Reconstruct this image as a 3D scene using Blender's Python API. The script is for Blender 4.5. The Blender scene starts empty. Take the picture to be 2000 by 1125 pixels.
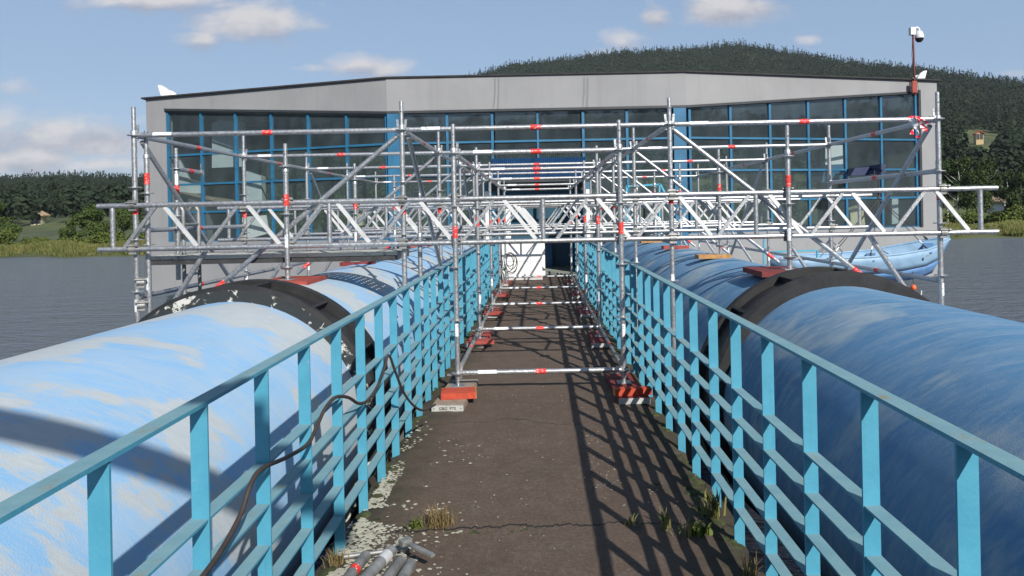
import bpy, math, random
import numpy as np
from mathutils import Vector, Matrix

random.seed(7)
SC = bpy.context.scene
COL = SC.collection
H = 1.66            # eye height above the walkway (walkway top is z = 0)
F = 1400.0          # focal length in pixels of the 2000 px wide photograph
WATER = -1.64

def srgb(r, g, b):
    def f(c):
        c /= 255.0
        return c / 12.92 if c <= 0.04045 else ((c + 0.055) / 1.055) ** 2.4
    return (f(r), f(g), f(b), 1.0)

# ------------------------------------------------------------------ camera
cam_d = bpy.data.cameras.new('camera')
cam = bpy.data.objects.new('camera', cam_d)
COL.objects.link(cam)
cam_d.sensor_width = 36.0
cam_d.lens = F / 2000 * 36
cam_d.shift_x = -0.025
cam_d.shift_y = -0.0722
cam_d.clip_start = 0.05
cam_d.clip_end = 6000
cam.location = (0, 0, H)
cam.rotation_euler = (math.radians(90), 0.0205, 0)
SC.camera = cam

# ------------------------------------------------------------------ sun, sky, exposure
SUN = Vector((0.70, -1.53, 1.12)).normalized()
sun_d = bpy.data.lights.new('sun', 'SUN')
sun_d.energy = 5.0
sun_d.angle = math.radians(0.53)
sun_d.color = (1.0, 0.955, 0.89)
sun = bpy.data.objects.new('sun', sun_d)
COL.objects.link(sun)
sun.rotation_euler = SUN.to_track_quat('Z', 'Y').to_euler()

world = bpy.data.worlds.new('World')
SC.world = world
world.use_nodes = True
WN, WL = world.node_tree.nodes, world.node_tree.links
WN.clear()

def wn(t, **kw):
    n = WN.new(t)
    for k, v in kw.items():
        setattr(n, k, v)
    return n

def wm(op, a, b=None, c=None, clamp=False):
    n = WN.new('ShaderNodeMath')
    n.operation = op
    n.use_clamp = clamp
    for i, x in enumerate((a, b, c)):
        if x is None:
            continue
        if isinstance(x, (int, float)):
            n.inputs[i].default_value = x
        else:
            WL.new(x, n.inputs[i])
    return n.outputs[0]

sky = wn('ShaderNodeTexSky', sky_type='NISHITA')
sky.sun_disc = False
sky.sun_elevation = math.asin(SUN.z)
sky.sun_rotation = math.atan2(SUN.x, SUN.y)
sky.altitude = 300
sky.air_density = 1.0
sky.dust_density = 0.35
sky.ozone_density = 1.5
tc = wn('ShaderNodeTexCoord')
sep = wn('ShaderNodeSeparateXYZ')
WL.new(tc.outputs['Generated'], sep.inputs[0])
dx, dy, dz = sep.outputs
# clouds: a drifting layer everywhere, plus the heaps that stand where the photograph has them
dyc = wm('MAXIMUM', dy, 0.05)
cu = wm('DIVIDE', dx, dyc)
cv = wm('DIVIDE', dz, dyc)
cmb = wn('ShaderNodeCombineXYZ')
WL.new(wm('MULTIPLY', cu, 1.0), cmb.inputs[0])
WL.new(wm('MULTIPLY', cv, 1.9), cmb.inputs[1])
def noise_w(vec, scale, detail, rough=0.55, off=(0, 0, 0)):
    mp = wn('ShaderNodeMapping')
    mp.inputs['Location'].default_value = off
    WL.new(vec, mp.inputs[0])
    n = wn('ShaderNodeTexNoise')
    n.inputs['Scale'].default_value = scale
    n.inputs['Detail'].default_value = detail
    n.inputs['Roughness'].default_value = rough
    WL.new(mp.outputs[0], n.inputs['Vector'])
    return n.outputs['Fac']
nz = noise_w(cmb.outputs[0], 9.0, 7, 0.6)
nzu = noise_w(cmb.outputs[0], 9.0, 7, 0.6, (0.012, -0.03, 0))
# where each heap stands: bearing and height read off the photograph's 2000 px frame, half width, half height, strength
CLOUDS_PX = [(490, 48, 120, 46, 1.05), (400, 78, 65, 24, .8), (600, 50, 60, 26, .6), (290, 2, 200, 22, .95), (440, 10, 70, 14, .6),
             (700, 128, 80, 24, .9), (610, 133, 45, 14, .6), (745, 138, 50, 18, .8), (130, 270, 200, 52, .95), (60, 310, 120, 40, 1.0),
             (190, 325, 130, 22, .9), (10, 265, 70, 60, .9), (45, 168, 75, 26, .5), (250, 240, 90, 30, .5), (1415, 15, 85, 36, 1.05), (1480, 10, 45, 26, .7),
             (1280, 28, 34, 30, .8), (1215, 80, 55, 26, .65), (1180, 105, 60, 18, .7), (1578, 78, 24, 10, .55), (510, 95, 20, 9, .55),
             (2000, 145, 60, 12, .4), (1500, -60, 120, 40, .7), (-200, 250, 200, 90, .9), (800, -150, 180, 50, .9), (2300, 0, 180, 60, .8)]
def cloud_uv(c):
    a, b = c[0] - 1050.0, c[1] - 418.0
    return ((a - .0205 * b) / F, -(b + .0205 * a) / F, c[2] / F, c[3] / F, c[4])
CLOUDS = [cloud_uv(c) for c in CLOUDS_PX]
mask = masku = None
for (u0, v0, a, b, s) in CLOUDS:
    e1 = wm('POWER', wm('DIVIDE', wm('SUBTRACT', cu, u0), a), 2.0)
    for up_ in (0, 1):
        e2 = wm('POWER', wm('DIVIDE', wm('SUBTRACT', cv, v0 - .012 * up_), b), 2.0)
        g = wm('MULTIPLY', wm('EXPONENT', wm('MULTIPLY', wm('ADD', e1, e2), -1.0)), s)
        if up_: masku = g if masku is None else wm('MAXIMUM', masku, g)
        else: mask = g if mask is None else wm('MAXIMUM', mask, g)
dens = wm('ADD', wm('MULTIPLY', mask, 0.78), wm('MULTIPLY', wm('SUBTRACT', nz, 0.5), 1.5))
densu = wm('ADD', wm('MULTIPLY', masku, 0.78), wm('MULTIPLY', wm('SUBTRACT', nzu, 0.5), 1.5))
front = wm('MULTIPLY', wm('SUBTRACT', dens, 0.19), 2.2, clamp=True)
front = wm('MULTIPLY', front, wm('GREATER_THAN', dy, 0.05))
front = wm('MULTIPLY', front, wm('MULTIPLY', mask, 6.0, clamp=True))
# the rest of the sky: the same scattered heaps
dzc = wm('ADD', wm('MAXIMUM', dz, 0.0), 0.12)
cm2 = wn('ShaderNodeCombineXYZ')
WL.new(wm('DIVIDE', dx, dzc), cm2.inputs[0])
WL.new(wm('DIVIDE', dy, dzc), cm2.inputs[1])
nb = noise_w(cm2.outputs[0], 0.9, 6, 0.6)
back = wm('MULTIPLY', wm('MULTIPLY', wm('SUBTRACT', nb, 0.57), 6.0, clamp=True), wm('LESS_THAN', dy, 0.05))
cloud = wm('MAXIMUM', front, wm('MULTIPLY', back, 0.8))
lit = wm('ADD', wm('MULTIPLY', wm('SUBTRACT', dens, densu), 1.9), 0.52, clamp=True)
ccol = wn('ShaderNodeMix', data_type='RGBA')
WL.new(lit, ccol.inputs['Factor'])
ccol.inputs[6].default_value = (4.0, 4.1, 4.9, 1)
ccol.inputs[7].default_value = (7.4, 7.1, 7.1, 1)
mixc = wn('ShaderNodeMix', data_type='RGBA')
WL.new(wm('MULTIPLY', cloud, 0.88), mixc.inputs['Factor'])
hz = wn('ShaderNodeMix', data_type='RGBA')
WL.new(wm('SUBTRACT', 0.68, wm('MULTIPLY', wm('DIVIDE', wm('SUBTRACT', dz, 0.25), 0.5, clamp=True), 0.5)), hz.inputs['Factor'])
WL.new(sky.outputs[0], hz.inputs[6])
hz.inputs[7].default_value = (3.45, 4.95, 7.3, 1)
WL.new(hz.outputs[2], mixc.inputs[6])
WL.new(ccol.outputs[2], mixc.inputs[7])
bg = wn('ShaderNodeBackground')
bg.inputs['Strength'].default_value = 0.082
WL.new(mixc.outputs[2], bg.inputs['Color'])
wo = wn('ShaderNodeOutputWorld')
WL.new(bg.outputs[0], wo.inputs['Surface'])

SC.view_settings.view_transform = 'Standard'
SC.view_settings.look = 'None'
SC.view_settings.gamma = 1
SC.view_settings.use_curve_mapping = False
SC.view_settings.exposure = 0.25
SC.render.engine = 'CYCLES'
SC.cycles.max_bounces = 8
SC.cycles.transparent_max_bounces = 16
SC.cycles.use_denoising = True

# ------------------------------------------------------------------ helpers
def P(px, py, Y):
    """world point at depth Y on the ray through a pixel of the 2000 px photograph"""
    a, b = px - 1050.0, py - 418.0
    x, y = a - 0.0205 * b, b + 0.0205 * a
    return Vector((x / F * Y, Y, H - y / F * Y))

class MB:
    """collects geometry for ONE mesh object"""
    def __init__(s):
        s.v, s.f, s.sm, s.mi = [], [], [], []
    def add(s, verts, faces, smooth=False, m=0):
        o = len(s.v)
        s.v += [tuple(p) for p in verts]
        for f in faces:
            s.f.append(tuple(i + o for i in f))
            s.sm.append(smooth)
            s.mi.append(m)
        return s
    def box(s, x0, x1, y0, y1, z0, z1, m=0):
        vs = [(x, y, z) for z in (z0, z1) for y in (y0, y1) for x in (x0, x1)]
        return s.add(vs, [(0, 2, 3, 1), (4, 5, 7, 6), (0, 1, 5, 4), (2, 6, 7, 3), (0, 4, 6, 2), (1, 3, 7, 5)], False, m)
    def obox(s, o, ax, ay, az, m=0):
        """box from corner o with three edge vectors"""
        o, ax, ay, az = map(Vector, (o, ax, ay, az))
        vs = [o + ax * i + ay * j + az * k for k in (0, 1) for j in (0, 1) for i in (0, 1)]
        return s.add(vs, [(0, 2, 3, 1), (4, 5, 7, 6), (0, 1, 5, 4), (2, 6, 7, 3), (0, 4, 6, 2), (1, 3, 7, 5)], False, m)
    def bar(s, p, q, w, t, up=(0, 1, 0), m=0):
        """flat bar from p to q: w across (perpendicular to up), t along up"""
        p, q, up = Vector(p), Vector(q), Vector(up)
        d = (q - p).normalized()
        side = d.cross(up).normalized()
        up = side.cross(d).normalized()
        o = p - side * w / 2 - up * t / 2
        return s.obox(o, q - p, side * w, up * t, m)
    def tube(s, pts, r, n=12, cap=True, m=0):
        pts = [Vector(p) for p in pts]
        rs = r if isinstance(r, (list, tuple)) else [r] * len(pts)
        rings = []
        prev = None
        for i, p in enumerate(pts):
            a = pts[max(i - 1, 0)]
            b = pts[min(i + 1, len(pts) - 1)]
            d = (b - a)
            if d.length < 1e-9:
                d = pts[-1] - pts[0]
            d.normalize()
            if prev is None:
                ref = Vector((0, 0, 1)) if abs(d.z) < 0.9 else Vector((0, 1, 0))
                u = d.cross(ref).normalized()
            else:
                u = (prev - d * prev.dot(d)).normalized()
            prev = u
            w = d.cross(u)
            rings.append([p + (u * math.cos(t) + w * math.sin(t)) * rs[i] for t in (2 * math.pi * k / n for k in range(n))])
        vs = [p for ring in rings for p in ring]
        fs = []
        for i in range(len(pts) - 1):
            for k in range(n):
                k2 = (k + 1) % n
                fs.append((i * n + k, i * n + k2, (i + 1) * n + k2, (i + 1) * n + k))
        s.add(vs, fs, True, m)
        if cap:
            s.add(rings[0], [tuple(range(n - 1, -1, -1))], False, m)
            s.add(rings[-1], [tuple(range(n))], False, m)
        return s
    def lathe(s, prof, c=(0, 0, 0), axis='Z', n=24, smooth=True, m=0):
        """profile [(radius, height)] turned about an axis through c"""
        c = Vector(c)
        vs = []
        for (r, h) in prof:
            for k in range(n):
                t = 2 * math.pi * k / n
                a, b = r * math.cos(t), r * math.sin(t)
                vs.append(c + (Vector((a, b, h)) if axis == 'Z' else Vector((a, h, -b)) if axis == 'Y' else Vector((h, a, b))))
        fs = []
        for i in range(len(prof) - 1):
            for k in range(n):
                k2 = (k + 1) % n
                fs.append((i * n + k, i * n + k2, (i + 1) * n + k2, (i + 1) * n + k))
        return s.add(vs, fs, smooth, m)
    def prism(s, poly, a, b, m=0):
        """polygon of points, extruded from poly+a to poly+b (vectors)"""
        a, b = Vector(a), Vector(b)
        n = len(poly)
        vs = [Vector(p) + a for p in poly] + [Vector(p) + b for p in poly]
        fs = [tuple(range(n - 1, -1, -1)), tuple(range(n, 2 * n))]
        fs += [(i, (i + 1) % n, n + (i + 1) % n, n + i) for i in range(n)]
        return s.add(vs, fs, False, m)
    def mesh(s, name, mats):
        me = bpy.data.meshes.new(name)
        me.from_pydata(s.v, [], s.f)
        for m in (mats if isinstance(mats, (list, tuple)) else [mats]):
            me.materials.append(m)
        me.polygons.foreach_set('use_smooth', s.sm)
        me.polygons.foreach_set('material_index', s.mi)
        me.update()
        return me
    def build(s, name, mats, parent=None, origin=None):
        if origin is not None:
            o = Vector(origin)
            s.v = [tuple(Vector(p) - o) for p in s.v]
        return inst(name, s.mesh(name, mats), parent)

def inst(name, me, parent=None, loc=(0, 0, 0), rot=(0, 0, 0)):
    o = bpy.data.objects.new(name, me)
    COL.objects.link(o)
    o.location = loc
    o.rotation_euler = rot
    if parent is not None:
        o.parent = parent
    return o

def tag(o, label=None, cat=None, group=None, kind=None):
    if label: o['label'] = label
    if cat: o['category'] = cat
    if group: o['group'] = group
    if kind: o['kind'] = kind
    return o

def thing(name, label, cat, loc=(0, 0, 0), group=None, rot=(0, 0, 0)):
    o = bpy.data.objects.new(name, None)
    COL.objects.link(o)
    o.location = loc
    o.rotation_euler = rot
    o.empty_display_size = 0.2
    return tag(o, label, cat, group)

def np_mesh(name, V, Fq, mats, smooth=False):
    """big mesh from numpy: V (n,3), Fq (m,k)"""
    me = bpy.data.meshes.new(name)
    k = Fq.shape[1]
    me.vertices.add(len(V)); me.vertices.foreach_set('co', np.ascontiguousarray(V, dtype=np.float32).ravel())
    me.loops.add(Fq.size); me.loops.foreach_set('vertex_index', np.ascontiguousarray(Fq, dtype=np.int32).ravel())
    me.polygons.add(len(Fq))
    me.polygons.foreach_set('loop_start', np.arange(len(Fq), dtype=np.int32) * k)
    me.polygons.foreach_set('use_smooth', np.full(len(Fq), smooth))
    for m in (mats if isinstance(mats, (list, tuple)) else [mats]):
        me.materials.append(m)
    me.update(calc_edges=True)
    me.validate()
    return me

# ------------------------------------------------------------------ materials
class NT:
    def __init__(s, name):
        s.m = bpy.data.materials.new(name)
        s.m.use_nodes = True
        s.n, s.l = s.m.node_tree.nodes, s.m.node_tree.links
        s.b = s.n['Principled BSDF']
        s.tc = s.n.new('ShaderNodeTexCoord')
    def set(s, **kw):
        for k, v in kw.items():
            s.put(s.b.inputs[k.replace('_', ' ')], v)
        return s
    def put(s, sock, v):
        if isinstance(v, bpy.types.NodeSocket):
            s.l.new(v, sock)
        else:
            sock.default_value = v
    def node(s, t, **kw):
        n = s.n.new(t)
        for k, v in kw.items():
            setattr(n, k, v)
        return n
    def vec(s, scale=(1, 1, 1), rot=(0, 0, 0), loc=(0, 0, 0), src='Object'):
        mp = s.node('ShaderNodeMapping')
        mp.inputs['Scale'].default_value = scale
        mp.inputs['Rotation'].default_value = rot
        mp.inputs['Location'].default_value = loc
        s.l.new(s.tc.outputs[src] if isinstance(src, str) else src, mp.inputs[0])
        return mp.outputs[0]
    def world(s, scale=(1, 1, 1), loc=(0, 0, 0), rot=(0, 0, 0)):
        g = s.node('ShaderNodeNewGeometry')
        return s.vec(scale, rot, loc, g.outputs['Position'])
    def noise(s, vec, scale, detail=4, rough=0.55, dist=0.0):
        n = s.node('ShaderNodeTexNoise')
        n.inputs['Scale'].default_value = scale
        n.inputs['Detail'].default_value = detail
        n.inputs['Roughness'].default_value = rough
        n.inputs['Distortion'].default_value = dist
        s.l.new(vec, n.inputs['Vector'])
        return n.outputs['Fac']
    def ramp(s, fac, a, b, ca=0.0, cb=1.0):
        n = s.node('ShaderNodeMapRange')
        n.inputs['From Min'].default_value = a
        n.inputs['From Max'].default_value = b
        n.inputs['To Min'].default_value = ca
        n.inputs['To Max'].default_value = cb
        s.l.new(fac, n.inputs['Value'])
        return n.outputs[0]
    def mix(s, fac, a, b):
        n = s.node('ShaderNodeMix', data_type='RGBA')
        s.put(n.inputs['Factor'], fac)
        s.put(n.inputs[6], a)
        s.put(n.inputs[7], b)
        return n.outputs[2]
    def math(s, op, a, b=0.0, clamp=False):
        n = s.node('ShaderNodeMath', operation=op, use_clamp=clamp)
        s.put(n.inputs[0], a)
        s.put(n.inputs[1], b)
        return n.outputs[0]
    def bump(s, h, strength=0.3, dist=0.01):
        n = s.node('ShaderNodeBump')
        n.inputs['Strength'].default_value = strength
        n.inputs['Distance'].default_value = dist
        s.l.new(h, n.inputs['Height'])
        s.l.new(n.outputs[0], s.b.inputs['Normal'])
        return s
    def upness(s):
        g = s.node('ShaderNodeNewGeometry')
        sp = s.node('ShaderNodeSeparateXYZ')
        s.l.new(g.outputs['Normal'], sp.inputs[0])
        return sp.outputs[2]

def simple(name, c, rough=0.6, metal=0.0, var=0.25, scale=6.0, bump=0.0, detail=5, world=True):
    t = NT(name)
    v = t.world() if world else t.vec()
    n = t.noise(v, scale, detail, 0.6)
    dark = tuple(x * (1 - var) for x in c[:3]) + (1,)
    light = tuple(min(1, x * (1 + var * .7)) for x in c[:3]) + (1,)
    t.set(Base_Color=t.mix(t.ramp(n, .3, .7), dark, light), Roughness=rough, Metallic=metal)
    if bump:
        t.bump(t.noise(v, scale * 6, 3), bump, 0.004)
    return t.m

# galvanised scaffold tube: spangled zinc with darker scuffs
t = NT('galvanised')
v = t.world()
sp_ = t.noise(v, 55, 3, 0.6)
sc_ = t.noise(v, 7, 5, 0.65)
c = t.mix(t.ramp(sp_, .3, .7), (.36, .365, .37, 1), (.62, .625, .63, 1))
c = t.mix(t.ramp(sc_, .58, .75, 0, .55), c, (.22, .21, .20, 1))
c = t.mix(t.ramp(t.noise(v, 30, 4, .75), .68, .72, 0, .7), c, (.75, .74, .70, 1))
t.set(Base_Color=c, Metallic=0.8, Roughness=t.ramp(sp_, .3, .7, .34, .5))
GALV = t.m
GALV_D = simple('galvanised_dull', (.30, .30, .29, 1), .55, .55, .4, 14)
ALU = simple('aluminium', (.66, .66, .65, 1), .5, .35, .15, 10)
STEEL_D = simple('dark_steel', (.05, .05, .052, 1), .6, .3, .4, 10)
RUBBER = simple('rubber_cable', (.045, .033, .028, 1), .6, 0, .3, 20)
# red sticker with pale print rubbed across it
t = NT('red_sticker')
w = t.world((1, 1, 3.2))
n1 = t.noise(w, 38, 2, .6)
t.set(Base_Color=t.mix(t.ramp(n1, .60, .64), (.68, .035, .03, 1), (.78, .62, .58, 1)), Roughness=.5)
STICKER = t.m
t = NT('white_label')
w = t.world((1, 1, 1))
n1 = t.noise(w, 75, 2, .6)
t.set(Base_Color=t.mix(t.ramp(n1, .58, .62), (.78, .79, .80, 1), (.20, .24, .32, 1)), Roughness=.5)
LABEL = t.m

# turquoise railing paint, chalked and rust-stained on the faces that take the rain
def rail_paint(name):
    t = NT(name)
    v = t.world()
    n1 = t.noise(v, 9, 5, .65)
    n2 = t.noise(t.world((1, .35, 1)), 16, 6, .7)
    n3 = t.noise(v, 140, 2, .5)
    base = t.mix(t.ramp(n1, .3, .7), (.055, .26, .37, 1), (.078, .31, .42, 1))
    chalk = t.mix(t.ramp(n1, .3, .7), (.13, .265, .31, 1), (.185, .32, .35, 1))
    rust = t.mix(t.ramp(n2, .58, .74), chalk, (.25, .20, .10, 1))
    up = t.ramp(t.upness(), .6, .9)
    spots = t.ramp(t.noise(v, 22, 6, .75), .66, .72)
    drip = t.ramp(t.noise(t.world((40, 40, 1.6)), 1.0, 4, .6), .60, .80, 0, .35)
    c = t.mix(drip, base, (.045, .17, .22, 1))
    c = t.mix(up, c, rust)
    c = t.mix(spots, c, t.mix(t.ramp(n1, .45, .55), (.22, .15, .08, 1), (.30, .36, .36, 1)))
    t.set(Base_Color=c, Roughness=t.ramp(up, 0, 1, .5, .8))
    t.bump(t.noise(v, 90, 3), .25, .003)
    return t.m
RAIL = rail_paint('railing_paint')

# pipe paint: brushed clouds over blue
def pipe_paint(name, blue, blue2, white, amount, seed, soft, haze):
    t = NT(name)
    sp = t.node('ShaderNodeSeparateXYZ')
    t.l.new(t.tc.outputs['Object'], sp.inputs[0])
    th = t.math('ARCTAN2', sp.outputs[0], sp.outputs[2])
    sgn = 1.0 if seed < 5 else -1.0
    # brush strokes run round the pipe, slightly slantwise; a stroke is long in th and narrow in y
    def cyl(a, b, slant, off=0.0):
        c = t.node('ShaderNodeCombineXYZ')
        t.l.new(t.math('MULTIPLY', th, a), c.inputs[0])
        t.l.new(t.math('MULTIPLY', t.math('ADD', sp.outputs[1], t.math('MULTIPLY', th, slant)), b), c.inputs[1])
        c.inputs[2].default_value = seed + off
        return c.outputs[0]
    sl = -.32 * sgn
    big = t.noise(cyl(1.15, 1.0, sl), 1.35, 3, .5, .35)
    strk = t.noise(cyl(1.7, 4.6, sl, 3.0), 1.6, 6, .66, .35)
    fine = t.noise(cyl(7.0, 22.0, sl, 7.0), 1.6, 4, .7)
    m = t.math('ADD', big, t.math('MULTIPLY', t.math('SUBTRACT', strk, .5), .30))
    m = t.math('ADD', m, t.math('MULTIPLY', t.math('SUBTRACT', fine, .5), .16))
    mask = t.ramp(m, amount, amount + soft)
    b = t.mix(t.ramp(t.noise(cyl(1, .6, sl, 11.0), 1.3, 3), .35, .65), blue, blue2)
    w = t.mix(t.ramp(fine, .35, .65), white, tuple(x * .88 for x in white[:3]) + (1,))
    c = t.mix(t.ramp(strk, .42, .72, 0, haze), b, white)
    c = t.mix(t.ramp(fine, .45, .75, 0, .32), c, white)
    c = t.mix(t.math('MULTIPLY', mask, .85), c, w)
    speck = t.ramp(t.noise(t.vec(), 48, 3, .7), .735, .76)
    c = t.mix(speck, c, (.10, .11, .13, 1))
    grime = t.ramp(t.noise(t.vec((2, 1, 1)), 1.7, 6, .7), .55, .85, 0, .25)
    c = t.mix(grime, c, (.27, .29, .31, 1))
    t.set(Base_Color=c, Roughness=.85, Specular_IOR_Level=.12)
    t.bump(t.noise(t.vec((1, 1, 1)), 140, 3, .6), .3, .005)
    return t.m
PIPE_L = pipe_paint('pipe_paint_pale', (.225, .415, .625, 1), (.28, .465, .67, 1), (.47, .495, .49, 1), .51, 3.1, .05, .45)
PIPE_R = pipe_paint('pipe_paint_deep', (.085, .21, .36, 1), (.12, .265, .43, 1), (.35, .43, .48, 1), .53, 11.4, .14, .38)
t = NT('collar_black')
v = t.vec()
n1 = t.noise(v, 5, 6, .7)
t.set(Base_Color=t.mix(t.ramp(n1, .35, .7), (.014, .014, .015, 1), (.032, .032, .033, 1)), Roughness=.6, Specular_IOR_Level=.3)
t.bump(t.noise(v, 60, 3), .3, .004)
COLLAR = t.m
t = NT('collar_peeling')
v = t.vec()
n1 = t.noise(v, 4.2, 8, .72, .4)
c = t.mix(t.ramp(n1, .545, .575), (.02, .025, .026, 1), (.52, .51, .46, 1))
t.set(Base_Color=c, Roughness=.7)
t.bump(t.ramp(n1, .48, .54), .5, .004)
COLLAR_W = t.m

# walkway: old brown bitumen, dusty, cracked
t = NT('walkway_bitumen')
v = t.vec()
big = t.noise(v, .9, 5, .6)
mid = t.noise(v, 6, 6, .65)
grit = t.noise(v, 150, 3, .7)
c = t.mix(t.ramp(big, .3, .7), (.096, .061, .039, 1), (.138, .095, .064, 1))
c = t.mix(t.ramp(mid, .42, .70, 0, .65), c, (.165, .124, .098, 1))
c = t.mix(t.ramp(grit, .35, .7, 0, .5), c, (.060, .045, .036, 1))
c = t.mix(t.ramp(t.noise(v, 42, 4, .75), .40, .62, .55, 0), c, (.050, .036, .027, 1))
c = t.mix(t.ramp(t.noise(v, 58, 3, .7), .66, .70, 0, .7), c, (.26, .23, .19, 1))
c = t.mix(t.ramp(t.noise(v, 210, 2, .5), .72, .76), c, (.33, .31, .28, 1))
sx = t.node('ShaderNodeSeparateXYZ')
t.l.new(v, sx.inputs[0])
edge = t.math('ABSOLUTE', sx.outputs[0])
edgem = t.math('ADD', edge, t.math('MULTIPLY', t.math('SUBTRACT', t.noise(v, 2.6, 5, .65), .5), .9))
damp = t.ramp(edgem, .66, 1.0, 0, .82)
c = t.mix(damp, c, t.mix(t.ramp(t.noise(v, 9, 5, .7), .4, .65), (.026, .021, .014, 1), (.050, .050, .022, 1)))
def crackline(y0, amp, w, seed):
    nn = t.noise(t.vec((1, .15, 1), loc=(seed, 0, 0)), 1.6, 7, .68)
    d = t.math('ABSOLUTE', t.math('SUBTRACT', t.math('ADD', sx.outputs[1], t.math('MULTIPLY', t.math('SUBTRACT', nn, .5), amp)), y0))
    return t.ramp(d, w * .4, w, 1, 0)
crack = t.math('MAXIMUM', crackline(3.83, .45, .013, 0), t.math('MULTIPLY', crackline(5.72, .9, .009, 5), t.ramp(t.noise(v, 1.1, 2), .40, .55)))
crack = t.math('MAXIMUM', crack, t.math('MULTIPLY', crackline(9.4, .6, .012, 9), t.ramp(t.noise(v, 1.3, 2), .35, .5)))
c = t.mix(crack, c, (.012, .011, .009, 1))
t.set(Base_Color=c, Roughness=.9)
hh = t.math('SUBTRACT', t.math('ADD', t.math('MULTIPLY', grit, .4), mid), t.math('MULTIPLY', crack, 1.2))
t.bump(hh, .45, .012)
ASPHALT = t.m
LICHEN = simple('lichen', (.40, .39, .31, 1), .95, 0, .35, 25, .3)
MOSS = simple('moss', (.045, .055, .016, 1), .95, 0, .6, 18, .5)
CONC = simple('concrete', (.24, .235, .22, 1), .9, 0, .3, 4, .4)
CONC_D = simple('wet_concrete', (.09, .088, .08, 1), .9, 0, .4, 3, .4)

# building
t = NT('plaster')
v = t.world()
n1 = t.noise(v, .5, 6, .65)
n2 = t.noise(t.world((2.5, 2.5, .18)), 1.5, 6, .7)
c = t.mix(t.ramp(n1, .3, .7), (.245, .247, .252, 1), (.295, .296, .298, 1))
c = t.mix(t.ramp(n2, .5, .75, 0, .4), c, (.19, .19, .19, 1))
t.set(Base_Color=c, Roughness=.92)
t.bump(t.noise(v, 60, 3, .7), .35, .006)
PLASTER = t.m
FRAME = simple('frame_blue', (.022, .135, .25, 1), .5, 0, .25, 3)
FRAME_D = simple('frame_dark', (.035, .04, .045, 1), .5, 0, .2, 3)
ROOFM = simple('roof_felt', (.035, .034, .034, 1), .9, 0, .35, 4, .3)
WHITE = simple('white_panel', (.78, .78, .76, 1), .5, 0, .06, 2)
CREAM = simple('cream_paint', (.62, .56, .36, 1), .5, 0, .15, 3)
TEAL = simple('teal_door', (.045, .13, .20, 1), .5, 0, .2, 2)
NAVY = simple('navy_paint', (.02, .035, .09, 1), .45, 0, .25, 4)
CANOPY = simple('canopy_blue', (.010, .050, .13, 1), .45, 0, .25, 4)
TURQ = simple('turquoise_steel', (.07, .34, .48, 1), .5, 0, .2, 6)
INTER = simple('interior_grey', (.27, .28, .28, 1), .85, 0, .3, 1.2)
INTER_L = simple('interior_pale', (.50, .55, .56, 1), .8, 0, .15, 1)
REDPOLE = simple('red_primer', (.17, .035, .03, 1), .6, 0, .35, 9)
PLASTIC_W = simple('white_plastic', (.72, .72, .70, 1), .4, 0, .05, 5)
GLASSDARK = simple('dark_dome', (.02, .02, .022, 1), .15, 0, .1, 5)
ORANGE = simple('orange_buoy', (.75, .13, .03, 1), .5, 0, .15, 14)
BOATBLUE = simple('boat_blue', (.235, .375, .52, 1), .5, 0, .16, 5)
BOATIN = simple('boat_inside', (.10, .22, .42, 1), .6, 0, .25, 6)
BOATLOW = simple('boat_bottom_blue', (.13, .27, .50, 1), .55, 0, .2, 5)
WOODRED = simple('red_painted_timber', (.33, .060, .045, 1), .75, 0, .35, 14, .3)
WOODORG = simple('bright_red_timber', (.46, .062, .028, 1), .8, 0, .35, 14, .4)
WOODMAR = simple('maroon_timber', (.17, .026, .024, 1), .75, 0, .35, 14, .3)
WOODRAW = simple('raw_timber_end', (.58, .33, .10, 1), .8, 0, .3, 40, .3)
WOODGREY = simple('grey_plank', (.28, .22, .17, 1), .85, 0, .3, 18, .4)
WOODOCH = simple('ochre_timber', (.42, .22, .08, 1), .8, 0, .3, 18, .3)
METALEND = simple('plank_end_metal', (.50, .50, .47, 1), .5, .2, .2, 20)
INK = simple('black_print', (.02, .02, .02, 1), .6)
t = NT('deck_splashed')
v = t.world()
n1 = t.noise(v, 7, 7, .7)
t.set(Base_Color=t.mix(t.ramp(n1, .32, .42), (.12, .12, .11, 1), (.52, .51, .46, 1)), Roughness=.8, Specular_IOR_Level=.2)
DECKM = t.m
t = NT('window_glass')
lw = t.node('ShaderNodeLayerWeight'); lw.inputs['Blend'].default_value = .5
fres = t.math('ADD', t.math('MULTIPLY', t.math('POWER', lw.outputs['Facing'], 5.0), .9), .05)
tr = t.node('ShaderNodeBsdfTransparent'); tr.inputs['Color'].default_value = (.88, .92, .92, 1)
gl = t.node('ShaderNodeBsdfGlossy'); gl.inputs['Roughness'].default_value = .02
gl.inputs['Color'].default_value = (.9, .95, 1, 1)
df = t.node('ShaderNodeBsdfDiffuse'); df.inputs['Color'].default_value = (.20, .26, .29, 1)
m1 = t.node('ShaderNodeMixShader'); m2 = t.node('ShaderNodeMixShader')
sky_veil = t.ramp(t.noise(t.world((1, 1, .5)), 2.2, 6, .65), .3, .8, .05, .15)  # patchy bluish film: sky reflection put into the colour of the glass
t.l.new(sky_veil, m1.inputs[0]); t.l.new(tr.outputs[0], m1.inputs[1]); t.l.new(df.outputs[0], m1.inputs[2])
t.l.new(fres, m2.inputs[0]); t.l.new(m1.outputs[0], m2.inputs[1]); t.l.new(gl.outputs[0], m2.inputs[2])
t.l.new(m2.outputs[0], t.n['Material Output'].inputs['Surface'])
GLASS = t.m
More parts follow.
